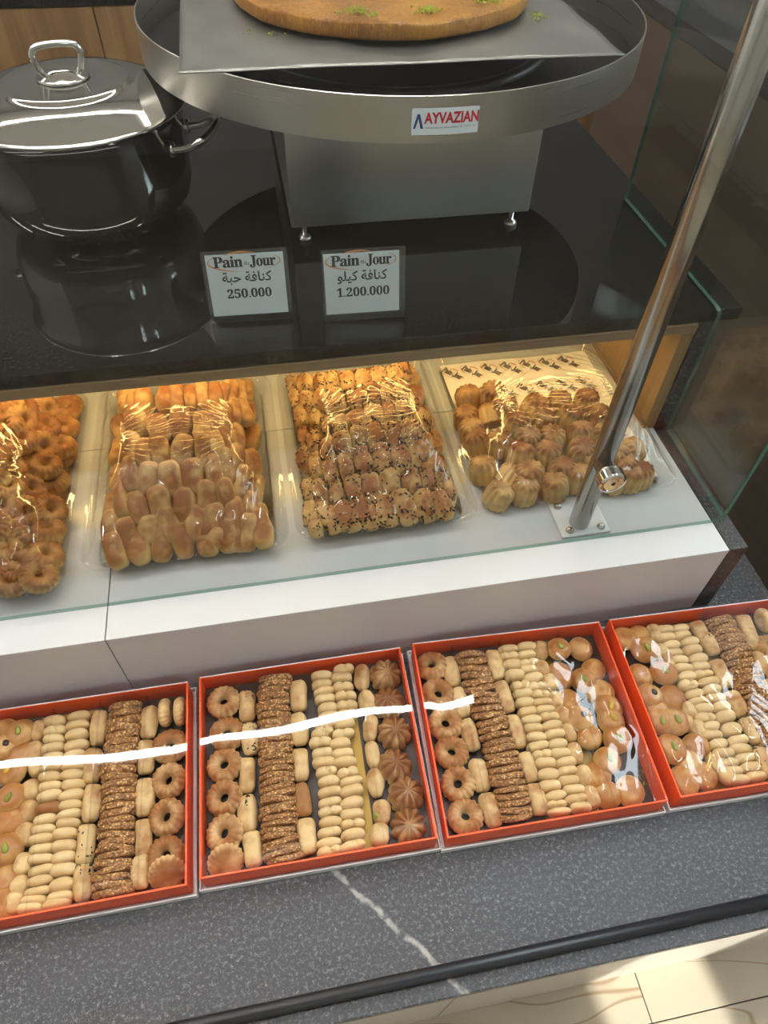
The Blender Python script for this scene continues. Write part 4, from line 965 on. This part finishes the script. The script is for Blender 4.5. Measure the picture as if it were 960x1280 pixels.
def seeds_mesh(name, a, b, c, n, seed, size=0.0013, clump=False, e=0.55):
    rr = random.Random(seed)
    verts, faces = [], []
    for _ in range(n):
        u = rr.uniform(0, 2 * PI); v = rr.uniform(0.1, 1.25)
        if clump: u = rr.gauss(PI / 2, 0.5)
        p = superq(u, v, a, b, c, 0.7, e) * 1.03
        q = superq(u + 0.05, v, a, b, c, 0.7, e) - superq(u - 0.05, v, a, b, c, 0.7, e)
        nrm = Vector((p.x / a ** 2, p.y / b ** 2, p.z / c ** 2)).normalized()
        t = nrm.orthogonal().normalized()
        t = Matrix.Rotation(rr.uniform(0, 6.28), 3, nrm) @ t
        s = nrm.cross(t)
        k = len(verts); z = size * rr.uniform(0.8, 1.3)
        verts += [p + t * z, p - t * z, p + s * z * 0.55, p - s * z * 0.55, p + nrm * z * 0.5, p - nrm * z * 0.4]
        for f in ((0, 2, 4), (2, 1, 4), (1, 3, 4), (3, 0, 4), (2, 0, 5), (1, 2, 5), (3, 1, 5), (0, 3, 5)):
            faces.append(tuple(k + i for i in f))
    me = mesh(name, verts, faces, True)
    me.materials.append(M['black_seed'])
    return me

def with_mat(me, m):
    me.materials.append(M[m]); return me

RINGS = [with_mat(jit(ring_mesh('ring', 0.0138, 0.0084, 0.0118, 17, 0.30), 0.00015, s), 'dough_ring') for s in (1, 2)]
CAPS = [with_mat(dome_mesh('cap', 0.0228, 0.011, 20, 0.16, 100, 16, 0.5, 0.72), 'dough_ring')]
FLOWERS = [with_mat(jit(dome_mesh('flower', 0.0226, 0.0225, 10, 0.20, 100, 20, 0.62), 0.0002, s), 'dough_flower') for s in (1, 2)]
FINGERS = [with_mat(finger_mesh('finger', 0.0122, 0.0262, 0.0122, 0.5, 0, s, random.uniform(-0.12, 0.12)), 'dough_finger') for s in range(4)]
FINGERS_B = [with_mat(finger_mesh('finger', 0.0122, 0.0262, 0.0122, 0.5, 0, 9), 'dough_finger_brown')]
OVALS = [with_mat(finger_mesh('oval', 0.0125, 0.0185, 0.0130, 0.85, 0, s), 'dough_finger') for s in range(3)]
PALES = [with_mat(pale_mesh('pale', c, s), 'dough_pale') for c, s in ((0.0, 1), (0.38, 2), (0.34, 3), (0.06, 4), (0.30, 5))]
PALES_B = [with_mat(pale_mesh('pale', 0.0, 6), 'dough_pale_brown')]
SESAMES = [with_mat(sesame_mesh('sesame', s), 'sesame_crust') for s in range(5)]
BUNS = [with_mat(bun_mesh('bun', s), 'dough_bun') for s in range(4)]
SEEDS_BOX = [seeds_mesh('seeds', 0.0122, 0.0262, 0.0122, n, s, 0.0021, cl, 0.5) for n, s, cl in ((26, 1, False), (12, 2, False), (16, 3, True))]
def nut(u, v):
    p = superq(u, v, 0.0042, 0.0072, 0.0034, 0.9, 1.0); p.x *= 1 - 0.25 * (p.y / 0.0072); return p
NUT_G = with_mat(sphere_surf('nut', nut, 14, 8), 'pistachio')
NUT_Y = with_mat(sphere_surf('nut', nut, 14, 8), 'pistachio_yellow')
FILL = with_mat(jit(sphere_surf('fill', lambda u, v: superq(u, v, 0.0055, 0.0048, 0.003, 0.9, 1), 12, 7), 0.0007, 5), 'dark_filling')

ORD = 'first second third fourth fifth sixth seventh eighth ninth tenth eleventh twelfth thirteenth fourteenth fifteenth sixteenth seventeenth eighteenth nineteenth twentieth'.split()
ORD += ['twenty-' + w for w in ORD[:9]] + ['thirtieth'] + ['thirty-' + w for w in ORD[:9]]
BOXN = {1: 'leftmost box', 2: 'second box from left', 3: 'third box from left', 4: 'rightmost box'}
BROT = {1: 0.0, 2: R(0.2), 3: R(-2.4), 4: R(-2.0)}
ZF = 0.0105           # gold card floor inside a box

def pastry(name, me, loc, rot, label, cat, group, scale=None):
    o = bpy.data.objects.new(name, me)
    o.location = loc; o.rotation_euler = rot
    if scale: o.scale = scale
    COL.objects.link(o)
    return tag(o, label, cat, group)
def child(name, me, par, loc=(0, 0, 0), rot=(0, 0, 0)):
    o = bpy.data.objects.new(name, me)
    o.location = loc; o.rotation_euler = rot; o.parent = par
    COL.objects.link(o)
    return o

BOXES = {   # rim corners: front left, front right, back left, back right (x, y)
    1: ((-0.489, 0.233), (-0.186, 0.232), (-0.488, 0.509), (-0.184, 0.507)),
    2: ((-0.170, 0.236), (0.1315, 0.231), (-0.167, 0.511), (0.1375, 0.510)),
    3: ((0.1445, 0.2285), (0.448, 0.2225), (0.158, 0.513), (0.4605, 0.501)),
    4: ((0.4665, 0.2235), (0.770, 0.2150), (0.478, 0.502), (0.781, 0.4935)),
}
MARGIN = {'pale': (0.017, 0.0085), 'sesame': (0.024, 0.008), 'ring': (0.0235, 0.0245), 'flower': (0.024, 0.0245), 'finger': (0.014, 0.0285), 'oval': (0.014, 0.0195), 'bun': (0.021, 0.0215)}
def keep_in(b, kind, x, y, m=None):
    (x0, y0), (x1, y1), (x2, y2), (x3, y3) = BOXES[b]
    mx_, my_ = m or MARGIN[kind]
    u = min(1, max(0, (x - x0) / (x1 - x0)))
    y = min(max(y, y0 + (y1 - y0) * u + my_ + 0.0025), y2 + (y3 - y2) * u - my_ - 0.0025)
    v = (y - y0) / (y2 - y0)
    return min(max(x, x0 + (x2 - x0) * v + mx_ + 0.0025), x1 + (x3 - x1) * v - mx_ - 0.0025), y

rg = random.Random(11)
SIDE = {'paleL': 'left pale column', 'paleR': 'right pale column', 'fingerL': 'left of the sesame stack', 'fingerR': 'right of the sesame stack'}
for b, key, kind, pts in BOX_COLUMNS:
    rz = BROT[b]; bn = BOXN[b]
    if kind == 'bun':
        pts = sorted(pts, key=lambda p: -p[1])
    n = len(pts)
    for i, (x, y, t) in enumerate(pts):
        od = ORD[i]
        x, y = keep_in(b, kind, x, y) if t not in ('t', 'u', 'e') else (x, max(y, 0.2575))
        if t == 'e': x, y = keep_in(b, kind, x, y, (0.0115, 0.0225))
        if kind in ('pale', 'sesame'):
            d0 = math.hypot(pts[i][0] - pts[i - 1][0], pts[i][1] - pts[i - 1][1]) if i else 1
            d1 = math.hypot(pts[i + 1][0] - pts[i][0], pts[i + 1][1] - pts[i][1]) if i < n - 1 else 1
            gap = min(max(d0 if d0 < 1 else d1, 0.006), 0.018); g2 = d1 if d1 < 1 else d0
            gap = 0.5 * (gap + min(max(g2, 0.006), 0.018))
        if kind == 'pale':
            me = PALES_B[0] if t == 'b' else (PALES[(0, 3)[i % 2]] if rg.random() < (0.75 if b != 2 else 0.45) else rg.choice(PALES))
            s = gap / 0.0150
            w = rg.uniform(0.96, 1.08)
            pastry('shortbread', me, (x, y, ZF + 0.0136), (rg.uniform(-0.14, 0.05), rg.uniform(-0.06, 0.06), rz + rg.uniform(-0.10, 0.10)),
                   '%s pale shortbread from the back, %s, %s' % (od, SIDE[key], bn), 'biscuit', 'pale shortbreads in the ' + bn, (w, s * 1.03, 1))
        elif kind == 'sesame':
            s = gap / 0.0124 * (1.22 if b != 3 else 1.05)
            pastry('sesame_biscuit', rg.choice(SESAMES), (x + rg.uniform(-0.0015, 0.0015), y, ZF + 0.0168 - rg.uniform(0, 0.001)), (rg.uniform(-0.05, 0.16) + (0.25 if b == 3 else 0), 0, rz + rg.uniform(-0.10, 0.10)),
                   '%s sesame biscuit from the back, stack in the %s' % (od, bn), 'biscuit', 'sesame biscuits stacked in the ' + bn, (rg.uniform(1.04, 1.14), s, rg.uniform(0.70, 0.74)))
        elif kind == 'ring':
            if t == 'e':
                o = pastry('ring_biscuit', RINGS[i % 2], (x, y, ZF + 0.0195), (R(90), 0, R(90) + rz + rg.uniform(-0.03, 0.03)), '%s fluted biscuit standing on edge, back corner of the %s' % (od, bn), 'biscuit', 'fluted ring biscuits in the ' + bn, (0.9, 0.8, 0.78))
            elif t == 't':
                o = pastry('ring_biscuit', CAPS[0], (x, y, ZF + 0.012), (R(48), 0, 0.2), 'smooth backed fluted biscuit tilted in the front corner of the ' + bn, 'biscuit', 'fluted ring biscuits in the ' + bn)
            elif t == 'u':
                o = pastry('ring_biscuit', CAPS[0], (x, y, ZF + 0.014), (R(46), 0, 0.2), 'smooth topped fluted biscuit, front left corner of the ' + bn, 'biscuit', 'fluted ring biscuits in the ' + bn)
            else:
                o = pastry('ring_biscuit', RINGS[i % 2], (x, y, ZF + 0.0095 + rg.uniform(0.002, 0.005)), (rg.uniform(-0.02, 0.22), rg.uniform(-0.12, 0.12), rg.uniform(0, 6)), '%s fluted ring biscuit from the back in the %s' % (od, bn), 'biscuit', 'fluted ring biscuits in the ' + bn, (rg.uniform(1.07, 1.13),) * 2 + (1.08,))
        elif kind == 'flower':
            pastry('flower_biscuit', FLOWERS[i % 2], (x, y, ZF + 0.0035), (rg.uniform(-0.05, 0.2), rg.uniform(-0.1, 0.1), rg.uniform(0, 6)), '%s petal grooved domed biscuit from the back in the %s' % (od, bn), 'biscuit', 'petal grooved biscuits in the ' + bn, (rg.uniform(0.98, 1.04),) * 3)
        elif kind == 'finger':
            me = FINGERS_B[0] if t == 'b' else FINGERS[(i + b) % 4]
            # length from the distance to the neighbours
            nb = [math.hypot(pts[j][0] - x, pts[j][1] - y) for j in (i - 1, i + 1) if 0 <= j < n]
            s = min(1.12, max(0.8, min(nb) / 0.0535))
            dx = (pts[min(i + 1, n - 1)][0] - pts[max(i - 1, 0)][0]); dy = (pts[min(i + 1, n - 1)][1] - pts[max(i - 1, 0)][1])
            yaw = math.atan2(dx, -dy) if n > 1 else 0
            word = 'black-seeded finger biscuit' if t == 's' else 'finger biscuit'
            o = pastry('finger_biscuit', me, (x, y, ZF + 0.0112), (rg.uniform(-0.04, 0.04), rg.uniform(-0.5, 0.5), 0.6 * yaw + rg.uniform(-0.06, 0.06)),
                       '%s %s from the back, %s, %s' % (od, word, SIDE[key], bn), 'biscuit', 'finger biscuits in the ' + bn, (rg.uniform(0.92, 1.05), s * 0.98, rg.uniform(0.95, 1.03)))
            if t == 's':
                q = child('black_seeds', SEEDS_BOX[(i + b) % 3], o); q['kind'] = 'stuff'
        elif kind == 'oval':
            nb = [math.hypot(pts[j][0] - x, pts[j][1] - y) for j in (i - 1, i + 1) if 0 <= j < n]
            s = min(1.2, max(0.75, min(nb) / 0.036))
            o = pastry('oval_biscuit', OVALS[i % 3], (x, y, ZF + 0.0115), (rg.uniform(-0.1, 0.1), rg.uniform(-0.5, 0.5), rz + rg.uniform(-0.25, 0.25)),
                       '%s small plump oval biscuit from the back in the %s' % (od, bn), 'biscuit', 'plump oval biscuits in the ' + bn, (rg.uniform(0.85, 1.05), s, 1))
            if t == 'g':
                child('pistachio', NUT_G, o, (-0.006, -0.008, 0.0095), (0.5, -0.4, 0.2))
        elif kind == 'bun':
            word = {'g': 'round bun with green pistachio', 'y': 'round bun with yellow pistachio', 'k': 'round bun with dark filling', 'n': 'plain round bun'}[t]
            o = pastry('filled_bun', BUNS[(i + b) % 4], (x, y, ZF + 0.0105 + (0.0 if t == 'n' else 0.006)), (rg.uniform(-0.05, 0.25), rg.uniform(-0.15, 0.15), rg.uniform(0, 6)),
                       '%s %s from the back in the %s' % (od, word, bn), 'bun', 'buns in the ' + bn, (rg.uniform(0.92, 1.03),) * 3)
            if t in 'gy':
                child('pistachio', NUT_G if t == 'g' else NUT_Y, o, (0.001, 0.0, 0.0135), (0.1, 0.1, rg.uniform(-0.6, 0.6) - o.rotation_euler.z))
            elif t == 'k':
                child('filling', FILL, o, (0.002, -0.002, 0.0125))

# ------------------------------------------------------------------ orange boxes
HB = 0.0455
def bilerp(c, u, v):
    fl_, fr_, bl_, br_ = c
    return ((fl_[0] * (1 - u) + fr_[0] * u) * (1 - v) + (bl_[0] * (1 - u) + br_[0] * u) * v, (fl_[1] * (1 - u) + fr_[1] * u) * (1 - v) + (bl_[1] * (1 - u) + br_[1] * u) * v)
def offset_quad(c, d):
    fl_, fr_, bl_, br_ = [Vector(p) for p in c]
    ex = ((fr_ - fl_) + (br_ - bl_)).normalized(); ey = Vector((-ex.y, ex.x))
    return (fl_ - ex * d - ey * d, fr_ + ex * d - ey * d, bl_ - ex * d + ey * d, br_ + ex * d + ey * d)
def wall_mesh(name, p, q, ip, iq, z0, z1):
    """a vertical board between outer points p, q and inner points ip, iq"""
    verts = [(*p, z0), (*q, z0), (*iq, z0), (*ip, z0), (*p, z1), (*q, z1), (*iq, z1), (*ip, z1)]
    me = mesh(name, verts, [(3, 2, 1, 0), (4, 5, 6, 7), (0, 1, 5, 4), (1, 2, 6, 5), (2, 3, 7, 6), (3, 0, 4, 7)])
    bm = bmesh.new(); bm.from_mesh(me); bmesh.ops.recalc_face_normals(bm, faces=bm.faces[:]); bm.to_mesh(me); bm.free()
    return me

def sm01(t):
    t = min(1, max(0, t)); return t * t * (3 - 2 * t)
def film_height(b, u, v):
    """sag and crumple of the clear window film, u left to right, v front to back"""
    e = min(1, 14 * min(u, 1 - u, v, 1 - v))
    q = (1 - (2 * u - 1) ** 2) * (1 - (2 * v - 1) ** 2)
    h = -0.0006 * q + 0.00016 * math.sin(7 * u + 5 * v + 2 * b) * e
    h += (0.0007, 0.0002, 0.0004, 0.0004)[b - 1] * math.sin(3.0 * u + 1.2 * b) * (v - 0.5) * 2 * e
    if b >= 3:
        # loose crumpled film
        def facet(x, k):
            f = (x * k) % 1.0
            return f / 0.8 if f < 0.8 else (1 - f) / 0.2
        s_ = (u * 0.303 * 0.91 - v * 0.28 * 0.42)
        n_ = 0.00022 * math.sin(61 * u + 23 * v + 2 * math.sin(17 * v)) + 0.0002 * math.sin(47 * v - 31 * u + 3 * math.sin(11 * u))
        if b == 3:
            m = sm01(1.35 * (1 - ((u - 0.88) / 0.26) ** 2 - ((v - 0.16) / 0.30) ** 2))
            m2 = sm01(1.3 * (1 - ((u - 0.74 + 0.22 * (v - 0.6)) / 0.13) ** 2 - ((v - 0.64) / 0.36) ** 2))
            h += m * (0.0150 * (1.0 - facet(s_ + 0.005 * math.sin(9 * v) + 0.012, 15.0)) + 2 * n_)
            h += m2 * (0.0115 * (1.0 - facet(s_ + 0.004 * math.sin(14 * v), 22.0)) + 1.5 * n_)
        else:
            m = sm01(9.0 * (u - 0.30 - 0.06 * math.sin(8 * v))) * sm01(9 * (0.60 - v + 0.35 * (u - 0.3)))
            m2 = sm01(1.4 * (1 - ((u - 0.10) / 0.15) ** 2 - ((v - 0.76) / 0.16) ** 2))
            m3 = sm01(1.4 * (1 - ((u - 0.16) / 0.14) ** 2 - ((v - 0.12) / 0.20) ** 2))
            h += m * (0.0140 * (1.0 - facet(s_ + 0.005 * math.sin(7 * v), 11.0)) + 1.5 * n_)
            h += m2 * (0.0100 * (1.0 - facet(s_, 18.0)) + n_) + m3 * (0.0110 * (1.0 - facet(s_ + 0.02, 16.0)) + 2 * n_)
        h *= min(1, e + 0.0) 
    return h

BLAB = {1: 'orange pastry box cut off by the left edge of the picture', 2: 'orange pastry box with petal domes along its right side', 3: 'orange pastry box with ring biscuits left and pistachio buns right', 4: 'orange pastry box at far right, pistachio buns along its left side'}
for b, c in BOXES.items():
    cen = bilerp(c, 0.5, 0.5)
    t = thing('pastry_box', BLAB[b], 'pastry box', (cen[0], cen[1], 0.0005), 0, 'orange pastry boxes on the ledge')
    L_ = [(p[0] - cen[0], p[1] - cen[1]) for p in c]
    O = offset_quad(L_, 0.0); I = offset_quad(L_, -0.0022)
    W0 = offset_quad(L_, 0.0062); W1 = offset_quad(L_, 0.0006); W2 = offset_quad(L_, 0.0046)
    # white outer tray: floor and four low walls
    verts = [(*p, 0.0) for p in (W0[0], W0[1], W0[3], W0[2])] + [(*p, 0.0022) for p in (W0[0], W0[1], W0[3], W0[2])]
    tray = put('outer_tray', mesh('outer_tray', verts, [(3, 2, 1, 0), (4, 5, 6, 7), (0, 1, 5, 4), (1, 2, 6, 5), (2, 3, 7, 6), (3, 0, 4, 7)]), M['white_card'], t)
    for i, j in ((0, 1), (1, 3), (3, 2), (2, 0)):
        put('tray_wall', wall_mesh('tray_wall', W0[i], W0[j], W2[i], W2[j], 0.0023, 0.013), M['white_card'], tray)
        put('side_panel', wall_mesh('side_panel', O[i], O[j], I[i], I[j], 0.0024, HB), M['orange_card'], t)
        # pale cut edge of the card along the rim
        put('card_edge', wall_mesh('card_edge', offset_quad(L_, 0.0003)[i], offset_quad(L_, 0.0003)[j], offset_quad(L_, -0.0012)[i], offset_quad(L_, -0.0012)[j], HB + 0.0001, HB + 0.0007), M['white_card' if (i, j) == (3, 2) else 'orange_card'], t)
    G = offset_quad(L_, -0.0024)
    verts = [(*p, 0.0026) for p in (G[0], G[1], G[3], G[2])] + [(*p, ZF - 0.0008) for p in (G[0], G[1], G[3], G[2])]
    put('insert_card', mesh('insert_card', verts, [(3, 2, 1, 0), (4, 5, 6, 7), (0, 1, 5, 4), (1, 2, 6, 5), (2, 3, 7, 6), (3, 0, 4, 7)]), M['brown_insert'], t)
    g0, g1 = {1: (0.28, 0.57), 2: (0.57, 0.745), 3: (0.47, 0.78), 4: (0.22, 0.56)}[b]
    q0, q1, q2, q3 = bilerp(G, g0, 0.01), bilerp(G, g1, 0.01), bilerp(G, g1, 0.99), bilerp(G, g0, 0.99)
    put('gold_strip', mesh('gold_strip', [(*q0, ZF - 0.0005), (*q1, ZF - 0.0005), (*q2, ZF - 0.0005), (*q3, ZF - 0.0005)], [(0, 1, 2, 3)]), M['gold_card'], t)
    for u in {1: (0.36, 0.58, 0.80), 2: (0.295, 0.565, 0.78), 3: (0.20, 0.46, 0.78), 4: (0.22, 0.55, 0.80)}[b]:
        w = 0.0012
        p0 = bilerp(G, u, 0.01); p1 = bilerp(G, u, 0.99)
        put('divider', wall_mesh('divider', (p0[0] - w / 2, p0[1]), (p1[0] - w / 2, p1[1]), (p0[0] + w / 2, p0[1]), (p1[0] + w / 2, p1[1]), ZF, 0.037), M['clear_plastic'], t)
    nx, ny = (130, 130) if b >= 3 else (50, 50)
    verts = []
    for j in range(ny + 1):
        for i in range(nx + 1):
            u, v = i / nx, j / ny
            p = bilerp(offset_quad(L_, -0.0006), u, v)
            verts.append((p[0], p[1], HB + 0.0012 + film_height(b, u, v)))
    faces = [(j * (nx + 1) + i, j * (nx + 1) + i + 1, (j + 1) * (nx + 1) + i + 1, (j + 1) * (nx + 1) + i) for j in range(ny) for i in range(nx)]
    put('window_film', mesh('window_film', verts, faces, True), M['film'], t)

# ------------------------------------------------------------------ trays in the glass case
T_RINGS = [with_mat(jit(ring_mesh('tray_ring', 0.0152, 0.0102, 0.0138, 19, 0.32), 0.0002, s), 'dough_tray_ring') for s in (5, 6)]
T_FING = [with_mat(finger_mesh('tray_finger', 0.0158, 0.0290, 0.0150, 0.62, 0, s, random.uniform(-0.1, 0.1)), 'dough_tray_finger') for s in range(4)]
T_ROLL = [with_mat(finger_mesh('tray_roll', 0.0155, 0.0255, 0.0150, 0.60, g, s), 'dough_roll') for s, g in ((0, 0), (1, 5), (2, 4), (3, 0))]
T_DOME = [with_mat(jit(dome_mesh('tray_dome', 0.0238, 0.038, 12, 0.17, 84, 18, 0.42, 0.50), 0.0002, s), 'dough_dome') for s in (8, 9)]
T_SEED = [seeds_mesh('seeds', 0.0155, 0.0255, 0.0150, n, s, 0.0025, False, 0.6) for n, s in ((24, 1), (38, 2), (16, 3), (54, 4), (30, 5))]
TRN = {1: 'leftmost tray', 2: 'second tray from left', 3: 'third tray from left', 4: 'rightmost tray'}
TKIND = {'ring': ('ring_biscuit', 'fluted ring biscuit', 'biscuit'), 'finger': ('finger_biscuit', 'plain finger biscuit', 'biscuit'), 'roll': ('seeded_roll', 'black-seeded roll', 'roll'), 'dome': ('dome_biscuit', 'fluted dome biscuit', 'biscuit')}
for k, kind, row, pts in TRAY_PILES:
    pts = sorted(pts, key=lambda p: p[0])
    nm, word, cat = TKIND[kind]
    for i, (x, y, z, gx, gy, t) in enumerate(pts):
        lab = '%s %s from left, %s row from the back, %s' % (ORD[i], word, ORD[row], TRN[k])
        grp = word + 's in the ' + TRN[k]
        nrm = Vector((-gx, -gy, 1)).normalized()
        tilt = Vector((0, 0, 1)).rotation_difference(nrm)
        yaw = {'ring': rg.uniform(0, 6), 'finger': rg.uniform(-0.25, 0.25), 'roll': rg.uniform(-0.12, 0.12), 'dome': rg.uniform(0, 6)}[kind]
        if t == 'h': yaw += 1.45
        if kind == 'dome': tilt = Vector((0, 0, 1)).rotation_difference(Vector((-0.3 * gx, -0.25 * gy, 1)).normalized())
        q = tilt @ Euler((0, 0, yaw)).to_quaternion()
        if kind == 'ring':
            q = q @ Euler((rg.uniform(-0.35, 0.35), rg.uniform(-0.35, 0.35), 0)).to_quaternion(); me = T_RINGS[i % 2]; s = rg.uniform(0.95, 1.05)
        elif kind == 'finger':
            q = q @ Euler((rg.uniform(-0.1, 0.35), rg.uniform(-0.3, 0.3), 0)).to_quaternion(); me = T_FING[(i + row) % 4]; s = rg.uniform(0.94, 1.06)
        elif kind == 'roll':
            q = q @ Euler((rg.uniform(-0.05, 0.12), rg.uniform(-0.3, 0.3), 0)).to_quaternion(); me = T_ROLL[(i + row) % 4]; s = rg.uniform(0.95, 1.05)
        else:
            if t == 't': q = q @ Euler((1.1, 0.3, 0)).to_quaternion()
            else: q = q @ Euler((rg.uniform(-0.25, 0.25), rg.uniform(-0.25, 0.25), 0)).to_quaternion()
            me = T_DOME[i % 2]; s = rg.uniform(0.86, 0.95); z -= 0.018
        sx_ = s
        if kind in ('finger', 'roll') and t != 'h':
            nb = [abs(pts[j][0] - x) for j in (i - 1, i + 1) if 0 <= j < len(pts)]
            sx_ = s * min(1.04, max(0.76, (sum(nb) / len(nb)) / 0.0285))
        o = pastry(nm, me, (x, y, z), (0, 0, 0), lab, cat, grp, (sx_, s, s))
        o.rotation_euler = q.to_euler()
        if kind == 'roll':
            c_ = child('black_seeds', T_SEED[(i * 3 + row) % 5], o); c_['kind'] = 'stuff'

for k, kind, cols_, rows_, (bx0, bx1, by0, by1) in ((1, 'ring', 6, 7, (-0.60, -0.365, 0.64, 1.0)), (2, 'finger', 7, 6, (-0.265, -0.055, 0.69, 0.99)), (3, 'roll', 7, 6, (0.045, 0.245, 0.69, 0.99))):
    nm, word, cat = TKIND[kind]
    for r_ in range(rows_):
        for c_ in range(cols_):
            x = bx0 + (bx1 - bx0) * c_ / (cols_ - 1); y = by1 + (by0 - by1) * r_ / (rows_ - 1)
            if k == 1 and x < -0.47: continue
            me = {'ring': T_RINGS, 'finger': T_FING, 'roll': T_ROLL, 'dome': T_DOME}[kind][(r_ + c_) % 2]
            z = {'ring': 0.178, 'finger': 0.180, 'roll': 0.180, 'dome': 0.1705}[kind]
            pastry(nm, me, (x + rg.uniform(-0.003, 0.003), y, z), (0, 0, rg.uniform(-0.2, 0.2)), '%s bottom-layer %s, %s row from back, %s' % (ORD[c_], word, ORD[r_], TRN[k]), cat, word + 's in the ' + TRN[k])

TRAYS = {1: (-0.62, -0.335, 0.605, 1.03, 0.055), 2: (-0.303, -0.015, 0.635, 1.03, 0.06), 3: (0.008, 0.28, 0.64, 1.035, 0.055), 4: (0.296, 0.62, 0.655, 1.04, 0.03)}
def sm(t):
    t = min(1, max(0, t)); return t * t * (3 - 2 * t)
def heap(k, x, y):
    x0, x1, y0, y1, H_ = TRAYS[k]
    e = min(x - x0, x1 - x)
    s = sm((e - 0.005) / 0.08) * sm((y - y0) / 0.15)
    if k == 4: s *= sm((1.0 - y) / 0.12)
    return 0.203 + H_ * s
def rrect(x0, x1, y0, y1, rad, z, n=6):
    pts = []
    for cx, cy, a0 in ((x1 - rad, y1 - rad, 0), (x0 + rad, y1 - rad, 90), (x0 + rad, y0 + rad, 180), (x1 - rad, y0 + rad, 270)):
        for i in range(n + 1):
            a = R(a0 + 90 * i / n)
            pts.append((cx + rad * math.cos(a), cy + rad * math.sin(a), z))
    return pts
TLAB = {1: 'clear plastic tray of fluted rings, leftmost in the case', 2: 'clear film wrapped tray piled with plain finger biscuits', 3: 'clear film wrapped tray of black-seeded rolls', 4: 'clear film wrapped tray of fluted domes behind the steel post'}
for k, (x0, x1, y0, y1, H_) in TRAYS.items():
    cx, cy = (x0 + x1) / 2, (y0 + y1) / 2
    t = thing('clear_tray', TLAB[k], 'tray', (cx, cy, 0.1635), 0, 'clear trays in the glass case')
    hx, hy = (x1 - x0) / 2, (y1 - y0) / 2
    loops = [rrect(-hx + i, hx - i, -hy + i, hy - i, 0.03 - i * 0.5 if i < 0.03 else 0.02, z) for i, z in ((0.014, 0.0), (0.010, 0.002), (0.003, 0.018), (0.001, 0.0195), (-0.005, 0.0195), (-0.006, 0.0165))]
    n = len(loops[0]); verts = [p for lp in loops for p in lp]
    faces = [tuple(range(n))] + [(a * n + i, a * n + (i + 1) % n, (a + 1) * n + (i + 1) % n, (a + 1) * n + i) for a in range(len(loops) - 1) for i in range(n)]
    put('tray_shell', mesh('tray_shell', verts, faces, True), M['clear_plastic'], t)
    # cling film stretched over the pile
    nx, ny = 90, 120
    verts = []
    rf = random.Random(k)
    creases = [(rf.uniform(0, PI), rf.uniform(25, 70), rf.uniform(0, 6)) for _ in range(5)]
    for j in range(ny + 1):
        for i in range(nx + 1):
            u, v = i / nx, j / ny
            x = x0 - 0.007 + (x1 - x0 + 0.014) * u; y = y0 - 0.007 + (y1 - y0 + 0.014) * v
            e = min(x - x0, x1 - x, y - y0, y1 - y)
            up = sm((e + 0.002) / 0.028)
            hp = 0.2095 + H_ * sm((min(x - x0, x1 - x) - 0.0) / 0.07) * sm((y - y0 - 0.005) / 0.115)
            if k == 4: hp = 0.2095 + 0.045 * sm((min(x - x0, x1 - x)) / 0.07) * sm((y - y0) / 0.10) * (0.35 + 0.65 * sm((1.0 - y) / 0.14))
            h = 0.186 + (hp - 0.186) * up
            w = 0.0
            for a, f, p in creases:
                s_ = x * math.cos(a) + y * math.sin(a)
                w += (abs(math.sin(f * s_ + p + 1.5 * math.sin(9 * y + 7 * x))) ** 3 - 0.3) * 0.0010
            # fine pleats fanning out of the front corners
            for fx, fy, s_ in ((x0 + 0.02, y0 + 0.16, 1), (x1 - 0.02, y0 + 0.16, -1)):
                an = math.atan2(y - fy, x - fx); d = math.hypot(x - fx, y - fy)
                w += 0.0011 * math.sin(an * 46 + k) * sm((0.19 - d) / 0.10) * sm(d / 0.05)
            h += w * up + 0.0007 * math.sin(210 * x + 3 * y) * (1 - up)
            verts.append((x - cx, y - cy, h - 0.1635))
    faces = [(j * (nx + 1) + i, j * (nx + 1) + i + 1, (j + 1) * (nx + 1) + i + 1, (j + 1) * (nx + 1) + i) for j in range(ny) for i in range(nx)]
    # round the corners away
    def inside(f):
        px_ = sum(verts[i][0] for i in f) / 4; py_ = sum(verts[i][1] for i in f) / 4
        ax, ay = abs(px_) - (hx + 0.007 - 0.035), abs(py_) - (hy + 0.007 - 0.035)
        return not (ax > 0 and ay > 0 and math.hypot(ax, ay) > 0.035)
    faces = [f for f in faces if inside(f)]
    put('cling_film', mesh('cling_film', verts, faces, True), M['cling'], t)

# printed paper under the domes of the rightmost tray
pp = put('printed_paper', grid_mesh('printed_paper', -0.146, 0.146, -0.17, 0.17, 30, 30, lambda x, y: 0.0012 * math.sin(x * 30) * math.sin(y * 24 + 1) + 0.0012), M['paper'], None, (0.458, 0.855, 0.1662))
tag(pp, 'cream printed paper lining the tray of fluted domes', 'paper')
lt, ls_ = logo_meshes(0.054)
pl, ps_ = [], []
for r_ in range(4):
    for c_ in range(9):
        x = -0.128 + 0.0385 * c_ + (0.012 if r_ % 2 else 0); y = 0.140 - 0.066 * r_
        if x > 0.128: continue
        mx = Matrix.Translation((x, y, 0.0035)) @ Matrix.Rotation(R(-46), 4, 'Z') @ Matrix.Diagonal((0.9, 1.8, 1, 1))
        pl.append((lt, mx)); ps_.append((ls_, mx))
o = put('printed_lettering', join_meshes('printed_lettering', pl), M['ink_brown'], pp)
o['kind'] = 'stuff'
o = put('printed_swoosh', join_meshes('printed_swoosh', ps_), M['ink_orange'], pp, (0, 0, -0.0003))
o['kind'] = 'stuff'
